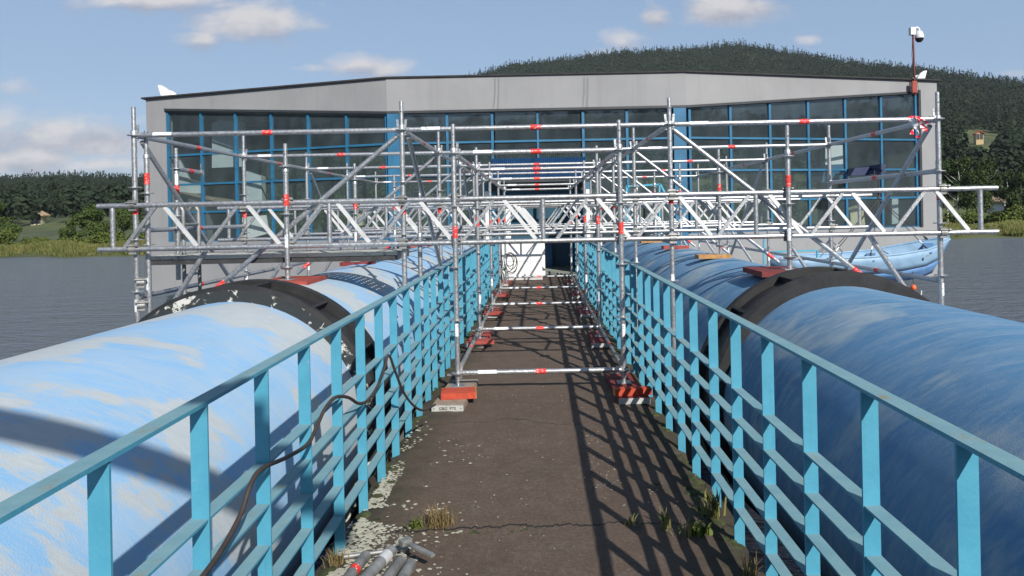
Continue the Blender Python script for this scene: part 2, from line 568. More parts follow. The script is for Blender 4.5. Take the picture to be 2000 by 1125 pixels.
# barrier tape
t = NT('barrier_tape')
wv = t.node('ShaderNodeTexWave', wave_type='BANDS', bands_direction='DIAGONAL')
wv.inputs['Scale'].default_value = 3.2
t.l.new(t.vec(), wv.inputs['Vector'])
t.set(Base_Color=t.mix(t.ramp(wv.outputs['Fac'], .45, .55), (.66, .03, .05, 1), (.75, .75, .75, 1)), Roughness=.35)
TAPE = t.m
# water
t = NT('lake_water')
v = t.world()
h1 = t.noise(t.world((.4, 1.1, 1)), 1.0, 5, .65)
h2 = t.noise(t.world((.5, 1.4, 1)), 4.0, 4, .6)
t.set(Base_Color=(.125, .145, .195, 1), Roughness=.10, IOR=1.33)
t.bump(t.math('ADD', h1, t.math('MULTIPLY', h2, .5)), 1.0, .42)
WATERM = t.m
# vegetation
def foliage(name, dark, light, hue2, isl=.75, big=.35, scale=.35):
    t = NT(name)
    g = t.node('ShaderNodeNewGeometry')
    oi = t.node('ShaderNodeObjectInfo')
    n1 = t.noise(t.world(), scale, 4)
    f = t.math('ADD', t.math('MULTIPLY', g.outputs['Random Per Island'], isl), t.math('MULTIPLY', t.ramp(n1, .3, .7), big))
    c = t.mix(f, dark, light)
    c = t.mix(t.math('MULTIPLY', oi.outputs['Random'], .6), c, hue2)
    t.set(Base_Color=c, Roughness=.85, Specular_IOR_Level=.15)
    return t.m
LEAF = foliage('leaves', (.030, .055, .014, 1), (.075, .115, .030, 1), (.060, .075, .020, 1))
LEAF_B = foliage('birch_leaves', (.022, .040, .012, 1), (.060, .088, .026, 1), (.030, .050, .020, 1))
LEAF_Y = foliage('bush_leaves', (.055, .085, .016, 1), (.12, .15, .035, 1), (.10, .12, .03, 1))
FOREST = foliage('forest_crowns', (.011, .020, .012, 1), (.029, .044, .020, 1), (.02, .034, .022, 1), .35, .75, .03)
REED = foliage('reeds', (.050, .080, .020, 1), (.17, .155, .055, 1), (.08, .11, .03, 1))
BLADE = foliage('grass_blades', (.06, .085, .02, 1), (.24, .22, .08, 1), (.10, .14, .03, 1))
BARK = simple('bark', (.06, .045, .035, 1), .9, 0, .3, 5)
BARK_W = simple('birch_bark', (.55, .54, .50, 1), .8, 0, .4, 3)
t = NT('terrain_ground')
v = t.world()
n1 = t.noise(v, .03, 5, .6)
n2 = t.noise(v, .4, 5, .6)
c = t.mix(t.ramp(n1, .42, .58), (.035, .050, .016, 1), (.085, .105, .030, 1))
c = t.mix(t.ramp(n2, .4, .7, 0, .5), c, (.11, .11, .04, 1))
t.set(Base_Color=c, Roughness=.95)
GROUND = t.m

# ------------------------------------------------------------------ terrain, water
U_K = [-2.2, -.75, -.65, -.57, -.45, -.30, -.18, -.089, -.03, .098, .234, .284, .369, .469, .59, .683, .8, 1.2, 2.2]
V_K = [.062, .068, .069, .067, .070, .110, .165, .196, .215, .225, .231, .233, .221, .203, .186, .177, .165, .13, .10]
def ridge_tan(az):
    """tangent of the skyline's elevation for azimuth az (radians, from +Y clockwise)"""
    a = np.abs(az)
    u = np.tan(np.clip(az, -1.14, 1.14))
    v = np.interp(u, U_K, V_K) * np.cos(np.clip(az, -1.14, 1.14))
    w = np.clip((a - 1.0) / .3, 0, 1)
    return v * (1 - w) + (.135 + .02 * np.sin(az * 5)) * w
def ridge_r(az):
    u = np.tan(np.clip(az, -1.14, 1.14))
    r = np.interp(u, [-.6, -.1, .3, .6, 1.0], [620, 950, 950, 680, 600]) / np.cos(np.clip(az, -.9, .9))
    w = np.clip((np.abs(az) - .95) / .3, 0, 1)
    return r * (1 - w) + 430 * w
def shore_r(az):
    return 72.0 / np.cos(np.clip(np.abs(az), 0, .95)) + 1.8 * np.sin(az * 37) + 1.2 * np.sin(az * 91 + 1)
TREE_H = 11.0
def ground_z(az, r):
    rs, rr = shore_r(az), ridge_r(az)
    t = np.clip((r - rs) / (rr - rs), -1, 1.6)
    top = ridge_tan(az) * rr + H - TREE_H
    bank = np.clip((r - rs) / 3.0, -1, 1) * .55 + WATER + .05
    up = np.clip((t - .10) / .90, 0, 1)
    s = up ** 1.15 * (1 - .18 * np.sin(up * math.pi))
    z = bank + np.clip(t, 0, 1) * 1.6 + s * (top - WATER - 1.6)
    over = np.clip(t - 1, 0, 1)
    z = z - over * over * 120 - over * 20
    und = 2.2 * np.sin(r * .031 + az * 9) * np.sin(az * 23 + r * .008) * np.clip(t * 3, 0, 1)
    return np.where(r < rs, bank, z + und)

def polar_terrain():
    azs = np.linspace(-math.pi, math.pi, 241)
    ts = np.concatenate([np.linspace(-.06, .08, 12), np.linspace(.1, 1.0, 34), np.linspace(1.04, 1.5, 8)])
    A, T = np.meshgrid(azs, ts, indexing='ij')
    R = shore_r(A) + T * (ridge_r(A) - shore_r(A))
    Z = ground_z(A, R)
    V = np.stack([R * np.sin(A), R * np.cos(A), Z], -1).reshape(-1, 3)
    n, m = A.shape
    i, j = np.meshgrid(np.arange(n - 1), np.arange(m - 1), indexing='ij')
    a = (i * m + j).ravel()
    Fq = np.stack([a, a + 1, a + m + 1, a + m], -1)
    return np_mesh('terrain', V, Fq, GROUND, True)
tag(inst('terrain', polar_terrain()), kind='structure')

mb = MB()
R0 = 1400
mb.add([(-R0, -R0, WATER), (R0, -R0, WATER), (R0, R0, WATER), (-R0, R0, WATER)], [(0, 1, 2, 3)])
tag(mb.build('water', WATERM), kind='structure')

# ------------------------------------------------------------------ forest on the hills (one mass)
rng = np.random.default_rng(5)
def conifer(n=8, tiers=4):
    V, Fs = [], []
    for k in range(tiers):
        z0 = .10 + .80 * k / tiers
        z1 = min(1.0, z0 + .42 - .02 * k)
        r = .30 * (1 - k / tiers) ** .8 + .04
        b = len(V)
        for i in range(n):
            a = 2 * math.pi * (i + .5 * (k % 2)) / n
            rr = r * (1.0 if i % 2 else .62) * rng.uniform(.8, 1.15)
            V.append((rr * math.cos(a), rr * math.sin(a), z0 - (.05 if i % 2 else 0) + rng.uniform(-.02, .02)))
        V.append((rng.uniform(-.01, .01), rng.uniform(-.01, .01), z1))
        for i in range(n):
            Fs.append((b + i, b + (i + 1) % n, b + n))
    return np.array(V), np.array(Fs)
def ico(sub):
    import bmesh
    bm = bmesh.new()
    bmesh.ops.create_icosphere(bm, subdivisions=sub, radius=1)
    V = np.array([v.co[:] for v in bm.verts])
    Fs = np.array([[v.index for v in f.verts] for f in bm.faces])
    bm.free()
    return V, Fs
IV, IF = ico(2)
IV1, IF1 = ico(1)
def lumpy(IV=None, IF=None):
    V = IV.copy()
    f = np.ones(len(V))
    for _ in range(9):
        d = rng.normal(size=3); d /= np.linalg.norm(d)
        f += np.clip(V @ d - .55, 0, 1) * rng.uniform(.3, .8)
    f += rng.normal(size=len(V)) * .10
    V = V * f[:, None] * np.array([.30, .30, .38]) + np.array([0, 0, .56])
    return V, IF
def clump_tree(n, conif, size):
    if conif:
        z = rng.uniform(.06, 1.0, n) ** .9
        rad = (.21 * (1 - z) ** .9 + .008) * rng.uniform(.45, 1.1, n)
    else:
        ph = np.arccos(rng.uniform(-.75, 1, n))
        rr_ = rng.uniform(.6, 1.05, n)
        z = .58 + .40 * np.cos(ph) * rr_
        rad = .34 * np.sin(ph) * rr_
    a = rng.uniform(0, 6.283, n)
    c = np.stack([rad * np.cos(a), rad * np.sin(a), z], -1)
    out = np.stack([np.cos(a), np.sin(a), np.full(n, .5) if conif else (z - .5) * 3], -1) + rng.normal(size=(n, 3)) * .45
    out /= np.linalg.norm(out, axis=1)[:, None]
    t1 = np.cross(out, rng.normal(size=(n, 3))); t1 /= np.linalg.norm(t1, axis=1)[:, None]
    t2 = np.cross(out, t1)
    s_ = size * rng.uniform(.6, 1.35, n)[:, None] * (np.maximum(.45, 1.1 - z)[:, None] if conif else 1)
    V = np.stack([c - t1 * s_, c - t2 * s_ * .8, c + t1 * s_, c + t2 * s_ * .8], 1).reshape(-1, 3)
    return V, np.arange(4 * n).reshape(-1, 4)
CON = [clump_tree(150, True, .065) for _ in range(6)]
CON_M = [clump_tree(80, True, .06) for _ in range(6)]
CON_F = [clump_tree(34, True, .085) for _ in range(6)]
DEC = [clump_tree(170, False, .075) for _ in range(6)]
DEC_M = [clump_tree(84, False, .08) for _ in range(6)]
DEC_F = [clump_tree(34, False, .11) for _ in range(6)]
def scatter(az, r, hgt, conif):
    x, y, z = r * np.sin(az), r * np.cos(az), ground_z(az, r)
    Vs, Fs, o = [], [], 0
    for k in range(len(az)):
        V, Fq = ((CON if conif[k] else DEC) if r[k] < 300 else (CON_M if conif[k] else DEC_M) if r[k] < 560 else (CON_F if conif[k] else DEC_F))[rng.integers(6)]
        a = rng.uniform(0, 6.28)
        c, s = math.cos(a), math.sin(a)
        w = hgt[k] * rng.uniform(.85, 1.2)
        X = V[:, 0] * c - V[:, 1] * s
        Yv = V[:, 0] * s + V[:, 1] * c
        Vs.append(np.stack([X * w + x[k], Yv * w + y[k], V[:, 2] * hgt[k] + z[k] - .6], -1))
        Fs.append(Fq + o)
        o += len(V)
    return np.concatenate(Vs), np.concatenate(Fs)
N = 56000
az = rng.uniform(-.80, .80, N)
rs, rr = shore_r(az), ridge_r(az)
tt = np.sqrt(rng.uniform(.02, 1.1, N))
r = rs + 16 + tt * (rr - rs - 10)
u = np.tan(az); Yd = r * np.cos(az)
vz = (ground_z(az, r) - H) / Yd
keep = (tt < 1.03)
# thin the wood with distance so that crowns stay about as dense in the picture
area_w = np.clip(r / 800, .16, 1)
keep &= rng.uniform(size=N) < area_w
# meadow round the yellow house, and the open strip behind the reeds
keep &= ~((u > .585) & (u < .72) & (vz > .070) & (vz < .098) & (rng.uniform(size=N) < .90))
keep &= ~((u > .598) & (u < .640) & (vz > .045) & (vz < .104))
keep &= ~((tt < .075))
keep &= ~((np.abs(u + .694) < .016) & (r < 262))
# nothing of the hill's foot shows behind the solid parts of the building
az, r, tt, u = az[keep], r[keep], tt[keep], u[keep]
hgt = rng.uniform(7.5, 13.5, len(az)) * np.where(u < -.45, .85, 1.0)
pc = np.clip(.25 + .5 * tt, 0, .75)
con = rng.uniform(size=len(az)) < pc
hgt = np.where(con, hgt * rng.uniform(.95, 1.28, len(az)), hgt * .85)
Vf, Ff = scatter(az, r, hgt, con)
tag(inst('hill_forest', np_mesh('hill_forest', Vf, Ff, FOREST)), kind='stuff')
NB = 2600
az = np.concatenate([rng.uniform(.85, math.pi, NB // 2), rng.uniform(-math.pi, -.85, NB // 2)])
tt = np.sqrt(rng.uniform(.0, 1.05, NB))
r = shore_r(az) + 8 + tt * (ridge_r(az) - shore_r(az))
Vf, Ff = scatter(az, np.maximum(r, 380), rng.uniform(14, 24, NB), rng.uniform(size=NB) < .5)
tag(inst('rear_forest', np_mesh('rear_forest', Vf, Ff, FOREST)), kind='stuff')

# ------------------------------------------------------------------ trees on the far shore
def crown_mesh(name, lobes, n, leaf, mat, seed, droop=0.0):
    g = np.random.default_rng(seed)
    Vs, per = [], []
    L = np.array([l[:3] for l in lobes]); Rr = np.array([l[3] for l in lobes])
    pr = Rr ** 2; pr /= pr.sum()
    k = g.choice(len(lobes), n, p=pr)
    d = g.normal(size=(n, 3)); d /= np.linalg.norm(d, axis=1)[:, None]
    rad = g.uniform(.35, 1.0, n) ** .5
    c = L[k] + d * (Rr[k] * rad)[:, None] * np.array([1, 1, .85])
    c[:, 2] -= droop * np.abs(g.normal(size=n)) * .5
    a = g.normal(size=(n, 3)); a /= np.linalg.norm(a, axis=1)[:, None]
    nrm = d + g.normal(size=(n, 3)) * .7 + np.array([0, 0, .35])
    b = np.cross(nrm, a); b /= np.linalg.norm(b, axis=1)[:, None]
    a = np.cross(b, nrm); a /= np.linalg.norm(a, axis=1)[:, None]
    s = leaf * g.uniform(.6, 1.4, n)[:, None]
    V = np.stack([c - a * s, c - b * s * .6, c + a * s, c + b * s * .6], 1).reshape(-1, 3)
    Fq = np.arange(n * 4).reshape(-1, 4)
    return np_mesh(name, V, Fq, mat)
def round_lobes(g, h, w, n=11):
    out = []
    for _ in range(n):
        a = g.uniform(0, 6.28); q = g.uniform(.1, 1) ** .6
        z = g.uniform(.28, .92)
        rr = w * .5 * q * math.sin(min(1, (1.02 - z) * 1.6 + .25) * 1.5)
        out.append((rr * math.cos(a), rr * math.sin(a), z * h, w * g.uniform(.16, .30)))
    out.append((0, 0, h * .86, w * .2)); out.append((0, 0, h * .55, w * .3))
    return out
g0 = np.random.default_rng(21)
def trunk_mesh(name, h, r, mat, g, limbs=5):
    m = MB()
    m.tube([(0, 0, -.4), (.02 * h, 0, h * .3), (-.01 * h, .02 * h, h * .6), (.02 * h, 0, h * .92)], [r, r * .75, r * .45, r * .1], 7)
    for _ in range(limbs):
        a = g.uniform(0, 6.28); z = h * g.uniform(.3, .7)
        l = h * g.uniform(.15, .28)
        m.tube([(0, 0, z), (l * .6 * math.cos(a), l * .6 * math.sin(a), z + l * .5), (l * math.cos(a), l * math.sin(a), z + l)], [r * .4, r * .25, r * .06], 5)
    return m.mesh(name, mat)
KINDS = {}
for i in range(4):
    h, w = [(6.5, 5.2), (5.2, 5.8), (7.5, 5.0), (4.4, 5.0)][i]
    KINDS['broad', i] = (crown_mesh('crown', round_lobes(g0, h, w), 2600, .21, LEAF, 40 + i), trunk_mesh('trunk', h, .14, BARK, g0), h)
for i in range(3):
    h, w = [(10.5, 4.6), (9.2, 4.2), (11.5, 5.0)][i]
    KINDS['birch', i] = (crown_mesh('crown', round_lobes(g0, h, w, 15), 3200, .19, LEAF_B, 60 + i, .9), trunk_mesh('trunk', h, .13, BARK_W, g0), h)
for i in range(3):
    h, w = [(2.2, 3.0), (2.8, 3.6), (1.7, 2.6)][i]
    lob = [(w * .33 * math.cos(k), w * .33 * math.sin(k), h * (.3 + .25 * (k % 3) / 2), w * .26) for k in range(7)]
    KINDS['bush', i] = (crown_mesh('crown', lob, 1500, .15, LEAF_Y, 80 + i), trunk_mesh('trunk', h * .7, .05, BARK, g0, 3), h)
def plant_tree(kind, i, u_, Y, s, name, label, cat, group):
    x = u_ * Y
    azx, rx = math.atan2(x, Y), math.hypot(x, Y)
    z = float(ground_z(np.array([azx]), np.array([rx]))[0])
    cm, tm, h = KINDS[kind, i]
    o = thing(name, label, cat, (x, Y, z), group, (0, 0, g0.uniform(0, 6.28)))
    o.scale = (s * g0.uniform(.92, 1.1), s * g0.uniform(.92, 1.1), s)
    inst('crown', cm, o); inst('trunk', tm, o)
k = 0
for u_ in np.arange(-.80, -.50, .022):
    if abs(u_ + .694) < .040: k += 1; continue
    Y = g0.uniform(84, 100)
    plant_tree('broad', k % 4, u_ + g0.uniform(-.008, .008), Y, g0.uniform(.45, .78), 'shore_tree', 'bushy green tree on the far bank left of the grey building', 'tree', 'trees on the left bank'); k += 1
for u_ in np.arange(-.80, -.50, .026):
    if abs(u_ + .694) < .034: continue
    plant_tree('bush', k % 3, u_ + g0.uniform(-.01, .01), g0.uniform(77, 83), g0.uniform(.7, 1.1), 'shore_bush', 'low pale green bush behind the reeds on the left bank', 'bush', 'bushes on the left bank'); k += 1
for u_ in (-.722, -.706, -.690, -.672, -.662):
    plant_tree('bush', k % 3, u_, g0.uniform(78, 84), g0.uniform(.50, .66), 'shore_bush', 'small bush below the cream house on the left bank', 'bush', 'small bushes below the cream house'); k += 1
for u_ in np.arange(-.48, .52, .045):
    plant_tree('broad', k % 4, u_ + g0.uniform(-.015, .015), g0.uniform(82, 100), g0.uniform(.8, 1.1), 'shore_tree', 'tree on the far bank seen through the building windows', 'tree', 'trees behind the glazed building'); k += 1
for u_ in np.arange(.53, .80, .020):
    plant_tree('birch', k % 3, u_ + g0.uniform(-.006, .006), g0.uniform(92, 112), g0.uniform(.75, .98), 'birch_tree', 'tall dark birch on the far bank right of the building', 'tree', 'birches on the right bank'); k += 1
for u_ in np.arange(.53, .80, .030):
    plant_tree('bush', k % 3, u_ + g0.uniform(-.01, .01), g0.uniform(82, 90), g0.uniform(.8, 1.2), 'shore_bush', 'rounded bush at the foot of the birches on the right bank', 'bush', 'bushes on the right bank'); k += 1

# reeds along the waterline: one mass of blades
def reeds(n):
    u_ = np.concatenate([rng.uniform(-.85, -.48, n), rng.uniform(.50, .85, n), rng.uniform(-.48, .5, n // 3)])
    m = len(u_)
    a = np.arctan(u_)
    r = shore_r(a) + rng.uniform(-.6, 7.5, m)
    z = np.maximum(ground_z(a, r), WATER) - .1
    x, y = r * np.sin(a), r * np.cos(a)
    h = rng.uniform(.35, .95, m) * (.7 + .5 * np.sin(a * 40) ** 2)
    w = rng.uniform(.05, .11, m)
    lx, ly = rng.normal(size=m) * .22, rng.normal(size=m) * .22
    V = np.stack([np.stack([x - w, y, z], -1), np.stack([x + w, y, z], -1),
                  np.stack([x + lx + w * .3, y + ly, z + h], -1), np.stack([x + lx - w * .3, y + ly, z + h], -1)], 1).reshape(-1, 3)
    return np_mesh('reeds', V, np.arange(m * 4).reshape(-1, 4), REED)
tag(inst('reeds', reeds(9000)), kind='stuff')

# ------------------------------------------------------------------ far houses
def far_house(px, py, Y, w, d, h, wallm, roofm, label, rot=0.2):
    p = P(px, py, Y)
    az_, r_ = math.atan2(p.x, p.y), math.hypot(p.x, p.y)
    zg = float(ground_z(np.array([az_]), np.array([r_]))[0])
    z = max(p.z - h * .45, zg + .25)
    o = thing('house', label, 'house', (p.x, p.y, z), None, (0, 0, rot))
    m = MB(); m.box(-w / 2, w / 2, -d / 2, d / 2, min(-.5, zg - z - .5), h)
    m.prism([(-w / 2, -d / 2, h), (w / 2, -d / 2, h), (0, -d / 2, h + w * .30)], (0, 0.001, 0), (0, d, 0))
    m.build('wall', wallm, o)
    m = MB()
    for sg in (-1, 1):
        m.prism([(sg * (w / 2 + .6), -d / 2 - .6, h - .35), (0, -d / 2 - .6, h + w * .30 + .05), (0, -d / 2 - .6, h + w * .30 + .35), (sg * (w / 2 + .6), -d / 2 - .6, h - .05)], (0, 0, 0), (0, d + 1.2, 0))
    m.build('roof', roofm, o)
    mm = MB(); mm.box(-.6, .6, -.06, 0, -.7, .7)
    me = mm.mesh('window', FRAME_D)
    for wx in (-w * .25, w * .22):
        for wz in (h * .28, h * .7):
            inst('window', me, o, (wx, -d / 2 - .02, wz))
    return o
HOUSEW = simple('house_render', (.62, .55, .40, 1), .9, 0, .1, 1)
HOUSEY = simple('house_yellow', (.50, .38, .20, 1), .9, 0, .1, 1)
ROOFT = simple('roof_tan', (.42, .30, .18, 1), .9, 0, .15, 1)
ROOFR = simple('roof_red', (.42, .06, .03, 1), .9, 0, .15, 1)
far_house(76, 440, 175, 2.3, 3, 2.0, HOUSEW, ROOFT, 'small cream house among bushes on the left bank')
far_house(1911, 268, 330, 3.0, 4.0, 2.9, HOUSEY, ROOFR, 'yellow house with red roof in a clearing on the wooded hill', -.3)
far_house(1962, 405, 120, 3.2, 4, 2.0, WHITE, ROOFT, 'white house half hidden by trees on the right bank', .1)

# ------------------------------------------------------------------ building
PL, LB, RB, PR = (-11.95, 22.0), (-4.05, 19.5), (4.10, 19.5), (12.16, 21.7)
ZB, ZS, ZR, ZFL = -.46, 1.04, 5.43, 0.0
bld = thing('pump_house', 'long grey plastered building with blue framed glazing over the water', 'building', (0, 19.5, 0))
BO = (0, 19.5, 0)
class Seg:
    def __init__(s, a, b):
        s.a = Vector((a[0], a[1], 0)); s.d = Vector((b[0] - a[0], b[1] - a[1], 0))
        s.L = s.d.length; s.d.normalize(); s.n = Vector((s.d.y, -s.d.x, 0))
    def p(s, t, z, out=0.0):
        return s.a + s.d * t + s.n * out + Vector((0, 0, z))
    def box(s, m, t0, t1, z0, z1, o0, o1):
        return m.obox(s.p(t0, z0, o0), s.d * (t1 - t0), s.n * (o1 - o0), Vector((0, 0, z1 - z0)))
    def poly(s, m, pts, o0, o1):
        return m.prism([s.p(t, z) for t, z in pts], s.n * o0, s.n * o1)
SL, SCN, SR = Seg(PL, LB), Seg(LB, RB), Seg(RB, PR)
HI, HC = 5.10, 4.54   # window head at the outer ends and in the middle
EL, ER = .72, SR.L - .68
# plastered walls, a part per stretch
m = MB()
SL.poly(m, [(0, ZB), (EL, ZB), (EL, ZS), (EL, HI), (EL, ZR), (0, ZR)], -.3, 0)
m.build('wall', PLASTER, bld, BO)
m = MB(); SL.poly(m, [(EL, HI), (SL.L, HC), (SL.L, ZR), (EL, ZR)], -.3, 0); m.build('wall', PLASTER, bld, BO)
m = MB(); SL.box(m, EL, SL.L, ZB, ZS, -.3, 0); m.build('wall', PLASTER, bld, BO)
m = MB(); SCN.box(m, 0, SCN.L, HC, ZR, -.3, 0.012); m.build('wall', PLASTER, bld, BO)
m = MB(); SCN.box(m, 0, 2.6, ZB, .25, -.3, 0.012); m.build('wall', PLASTER, bld, BO)
m = MB(); SCN.box(m, 5.6, SCN.L, ZB, .25, -.3, 0.012); m.build('wall', PLASTER, bld, BO)
m = MB(); SR.poly(m, [(ER, ZB), (SR.L, ZB), (SR.L, ZR), (ER, ZR)], -.3, 0); m.build('wall', PLASTER, bld, BO)
m = MB(); SR.poly(m, [(0, HC), (ER, HI + .02), (ER, ZR), (0, ZR)], -.3, 0); m.build('wall', PLASTER, bld, BO)
m = MB(); SR.box(m, 0, ER, ZB, ZS, -.3, 0); m.build('wall', PLASTER, bld, BO)
YB = 30.0
m = MB(); m.box(PL[0], PL[0] + .3, PL[1] + .35, YB, ZB, ZR); m.build('wall', PLASTER, bld, BO)
m = MB(); m.box(PR[0] - .3, PR[0], PR[1] + .35, YB, ZB, ZR); m.build('wall', PLASTER, bld, BO)
m = MB(); m.box(PL[0], PR[0], YB, YB + .3, ZB, 1.0); m.box(PL[0], PR[0], YB, YB + .3, 4.3, ZR - .01)
m.build('rear_wall', PLASTER, bld, BO)
outline = [PL, LB, RB, PR, (PR[0], YB + .3), (PL[0], YB + .3)]
m = MB(); m.prism([(x, y + .32 if y < 25 else y - .02, 0) for x, y in outline], (0, 0, -.3), (0, 0, -.01)); m.build('floor_slab', INTER, bld, BO)
m = MB(); m.prism([(x * .985, y + .34 if y < 25 else y - .02, 0) for x, y in outline], (0, 0, 5.12), (0, 0, 5.38)); m.build('ceiling', INTER, bld, BO)
ro = [(PL[0] - .12, PL[1] - .06), (LB[0] - .01, LB[1] - .06), (RB[0] + .01, RB[1] - .06), (PR[0] + .12, PR[1] - .06), (PR[0] + .12, YB + .4), (PL[0] - .12, YB + .4)]
m = MB(); m.prism([(x, y, 0) for x, y in ro], (0, 0, ZR + .003), (0, 0, ZR + .045)); m.build('roof', ROOFM, bld, BO)
# substructure standing in the lake
m = MB(); m.box(-8.6, 8.6, 21.9, 29.5, WATER - .8, -.31); m.build('foundation', CONC_D, bld, BO)
for x in (-11.0, 11.2):
    m = MB(); m.tube([(x, 28.2, WATER - .8), (x, 28.2, -.31)], .25, 14); m.build('pier', CONC_D, bld, BO)
# dark drip edge over the windows
m = MB(); m.obox(SL.p(EL, HI - .07, 0.004), SL.d * (SL.L - EL) + Vector((0, 0, HC - HI)), SL.n * .03, Vector((0, 0, .065))); m.build('drip_edge', FRAME_D, bld, BO)
m = MB(); SCN.box(m, 0, SCN.L, HC - .07, HC - .004, .016, .045); m.build('drip_edge', FRAME_D, bld, BO)
m = MB(); m.obox(SR.p(0, HC - .07, 0.004), SR.d * ER + Vector((0, 0, HI + .02 - HC)), SR.n * .03, Vector((0, 0, .065))); m.build('drip_edge', FRAME_D, bld, BO)
m = MB(); SR.box(m, ER - .02, ER + .06, ZS, HI + .05, .004, .03); m.build('trim', FRAME_D, bld, BO)
# glazing
def head(seg, t):
    if seg is SL: return HI + (HC - HI) * (t - EL) / (SL.L - EL)
    if seg is SR: return HC + (HI + .02 - HC) * t / ER
    return HC
TR = [3.66, 2.77, 1.93]
def glaze(seg, t0, t1, n, z0):
    st = (t1 - t0) / n
    for i in range(n + 1):
        t = t0 + st * i
        m = MB(); seg.box(m, t - .035, t + .035, z0, head(seg, min(max(t, .0), seg.L)) - .075, -.14, -.04)
        m.build('mullion', FRAME, bld, BO)
    for i in range(n):
        a, b = t0 + st * i + .036, t0 + st * (i + 1) - .036
        lev = [z0] + sorted(TR) + [None]
        for q in range(len(lev) - 1):
            zl = lev[q] + .028
            ha, hb = (lev[q + 1] - .028,) * 2 if lev[q + 1] else (head(seg, a) - .08, head(seg, b) - .08)
            tl = rng.normal() * .006
            m = MB()
            m.prism([seg.p(a, zl, -.09), seg.p(b, zl, -.09 + tl), seg.p(b, hb, -.09 + tl * .5), seg.p(a, ha, -.09 - tl * .5)], seg.n * -.004, seg.n * .004)
            m.build('pane', GLASS, bld, BO)
        for z in TR:
            m = MB(); seg.box(m, a, b, z - .028, z + .028, -.13, -.05); m.build('transom', FRAME, bld, BO)
        m = MB(); seg.box(m, a, b, z0, z0 + .03, -.135, -.045); m.build('transom', FRAME, bld, BO)
glaze(SL, EL + .04, SL.L - .05, 6, ZS)
glaze(SR, .12, ER - .06, 6, ZS)
glaze(SCN, .40, 2.86, 2, .27)
glaze(SCN, 5.34, SCN.L - .42, 2, .27)
# middle: glass over the entrance, canopy, doorway
for (t0, t1) in ((2.9, 4.10), (4.10, 5.30)):
    m = MB(); SCN.box(m, t0 + .036, t1 - .036, TR[0] + .03, HC - .08, -.095, -.085); m.build('pane', GLASS, bld, BO)
    m = MB(); SCN.box(m, t0 + .036, t1 - .036, TR[1] + .2, TR[0] - .03, -.095, -.085); m.build('pane', GLASS, bld, BO)
    m = MB(); SCN.box(m, t0 + .01, t1 - .01, TR[0] - .028, TR[0] + .028, -.13, -.05); m.build('transom', FRAME, bld, BO)
m = MB(); SCN.box(m, 4.07, 4.13, TR[1] + .2, HC - .076, -.14, -.04); m.build('mullion', FRAME, bld, BO)
for (t0, t1) in ((0.02, .34), (SCN.L - .36, SCN.L - .02)):
    m = MB(); SCN.box(m, t0, t1, -.2, HC - .08, -.2, 0.06); m.build('column', FRAME, bld, BO)
# corrugated blue canopy
cnp = MB(); n = 46
prof = []
for i in range(n * 2 + 1):
    prof.append((2.86 + 2.5 * i / (n * 2), .028 if i % 2 else 0.0))
vs = []
for (t_, o_) in prof:
    for (z, oo) in ((2.62, .75), (3.15, .42)):
        vs.append(SCN.p(t_, z + o_ * .5, oo + o_))
for (t_, o_) in prof:
    for (z, oo) in ((2.58, .74), (3.11, .41)):
        vs.append(SCN.p(t_, z + o_ * .5, oo + o_))
k2 = len(prof) * 2
fs = [(2 * i, 2 * i + 2, 2 * i + 3, 2 * i + 1) for i in range(len(prof) - 1)]
fs += [(k2 + 2 * i, k2 + 2 * i + 1, k2 + 2 * i + 3, k2 + 2 * i + 2) for i in range(len(prof) - 1)]
fs += [(2 * i, k2 + 2 * i, k2 + 2 * i + 2, 2 * i + 2) for i in range(len(prof) - 1)]
fs += [(2 * i + 1, 2 * i + 3, k2 + 2 * i + 3, k2 + 2 * i + 1) for i in range(len(prof) - 1)]
cnp.add(vs, fs); cnp.build('canopy', CANOPY, bld, BO)
m = MB(); SCN.box(m, 2.86, 5.36, 2.50, 2.58, .02, .76); m.build('canopy_frame', FRAME_D, bld, BO)
# recessed entrance
m = MB(); m.box(-1.3, 1.35, 22.6, 22.7, 0, 2.5); m.build('inner_wall', TEAL, bld, BO)
m = MB(); m.box(.06, .42, 22.1, 22.5, .0, .75); tag(m.build('locker', simple('locker_blue', (.02, .10, .26, 1), .4)), 'small blue metal cabinet standing inside the entrance', 'cabinet')
m = MB(); m.box(-1.25, 1.3, 19.25, 22.58, -.008, .012); m.build('threshold', simple('entrance_floor', (.30, .32, .27, 1), .7, 0, .2, 3), bld, BO)
m = MB(); m.box(1.30, 1.42, 19.4, 22.6, .0, 2.5); m.build('inner_wall', TEAL, bld, BO)
m = MB(); m.box(-1.42, -1.30, 19.4, 22.6, .0, 2.5); m.build('inner_wall', TEAL, bld, BO)
m = MB(); SCN.box(m, 2.66, 5.45, 2.30, 2.49, -.12, .02); m.build('lintel', FRAME_D, bld, BO)
for x in (-1.36, 1.36):
    m = MB(); m.box(x - .05, x + .05, 19.3, 19.4, 0, 2.3); m.build('door_frame', PLASTIC_W, bld, BO)
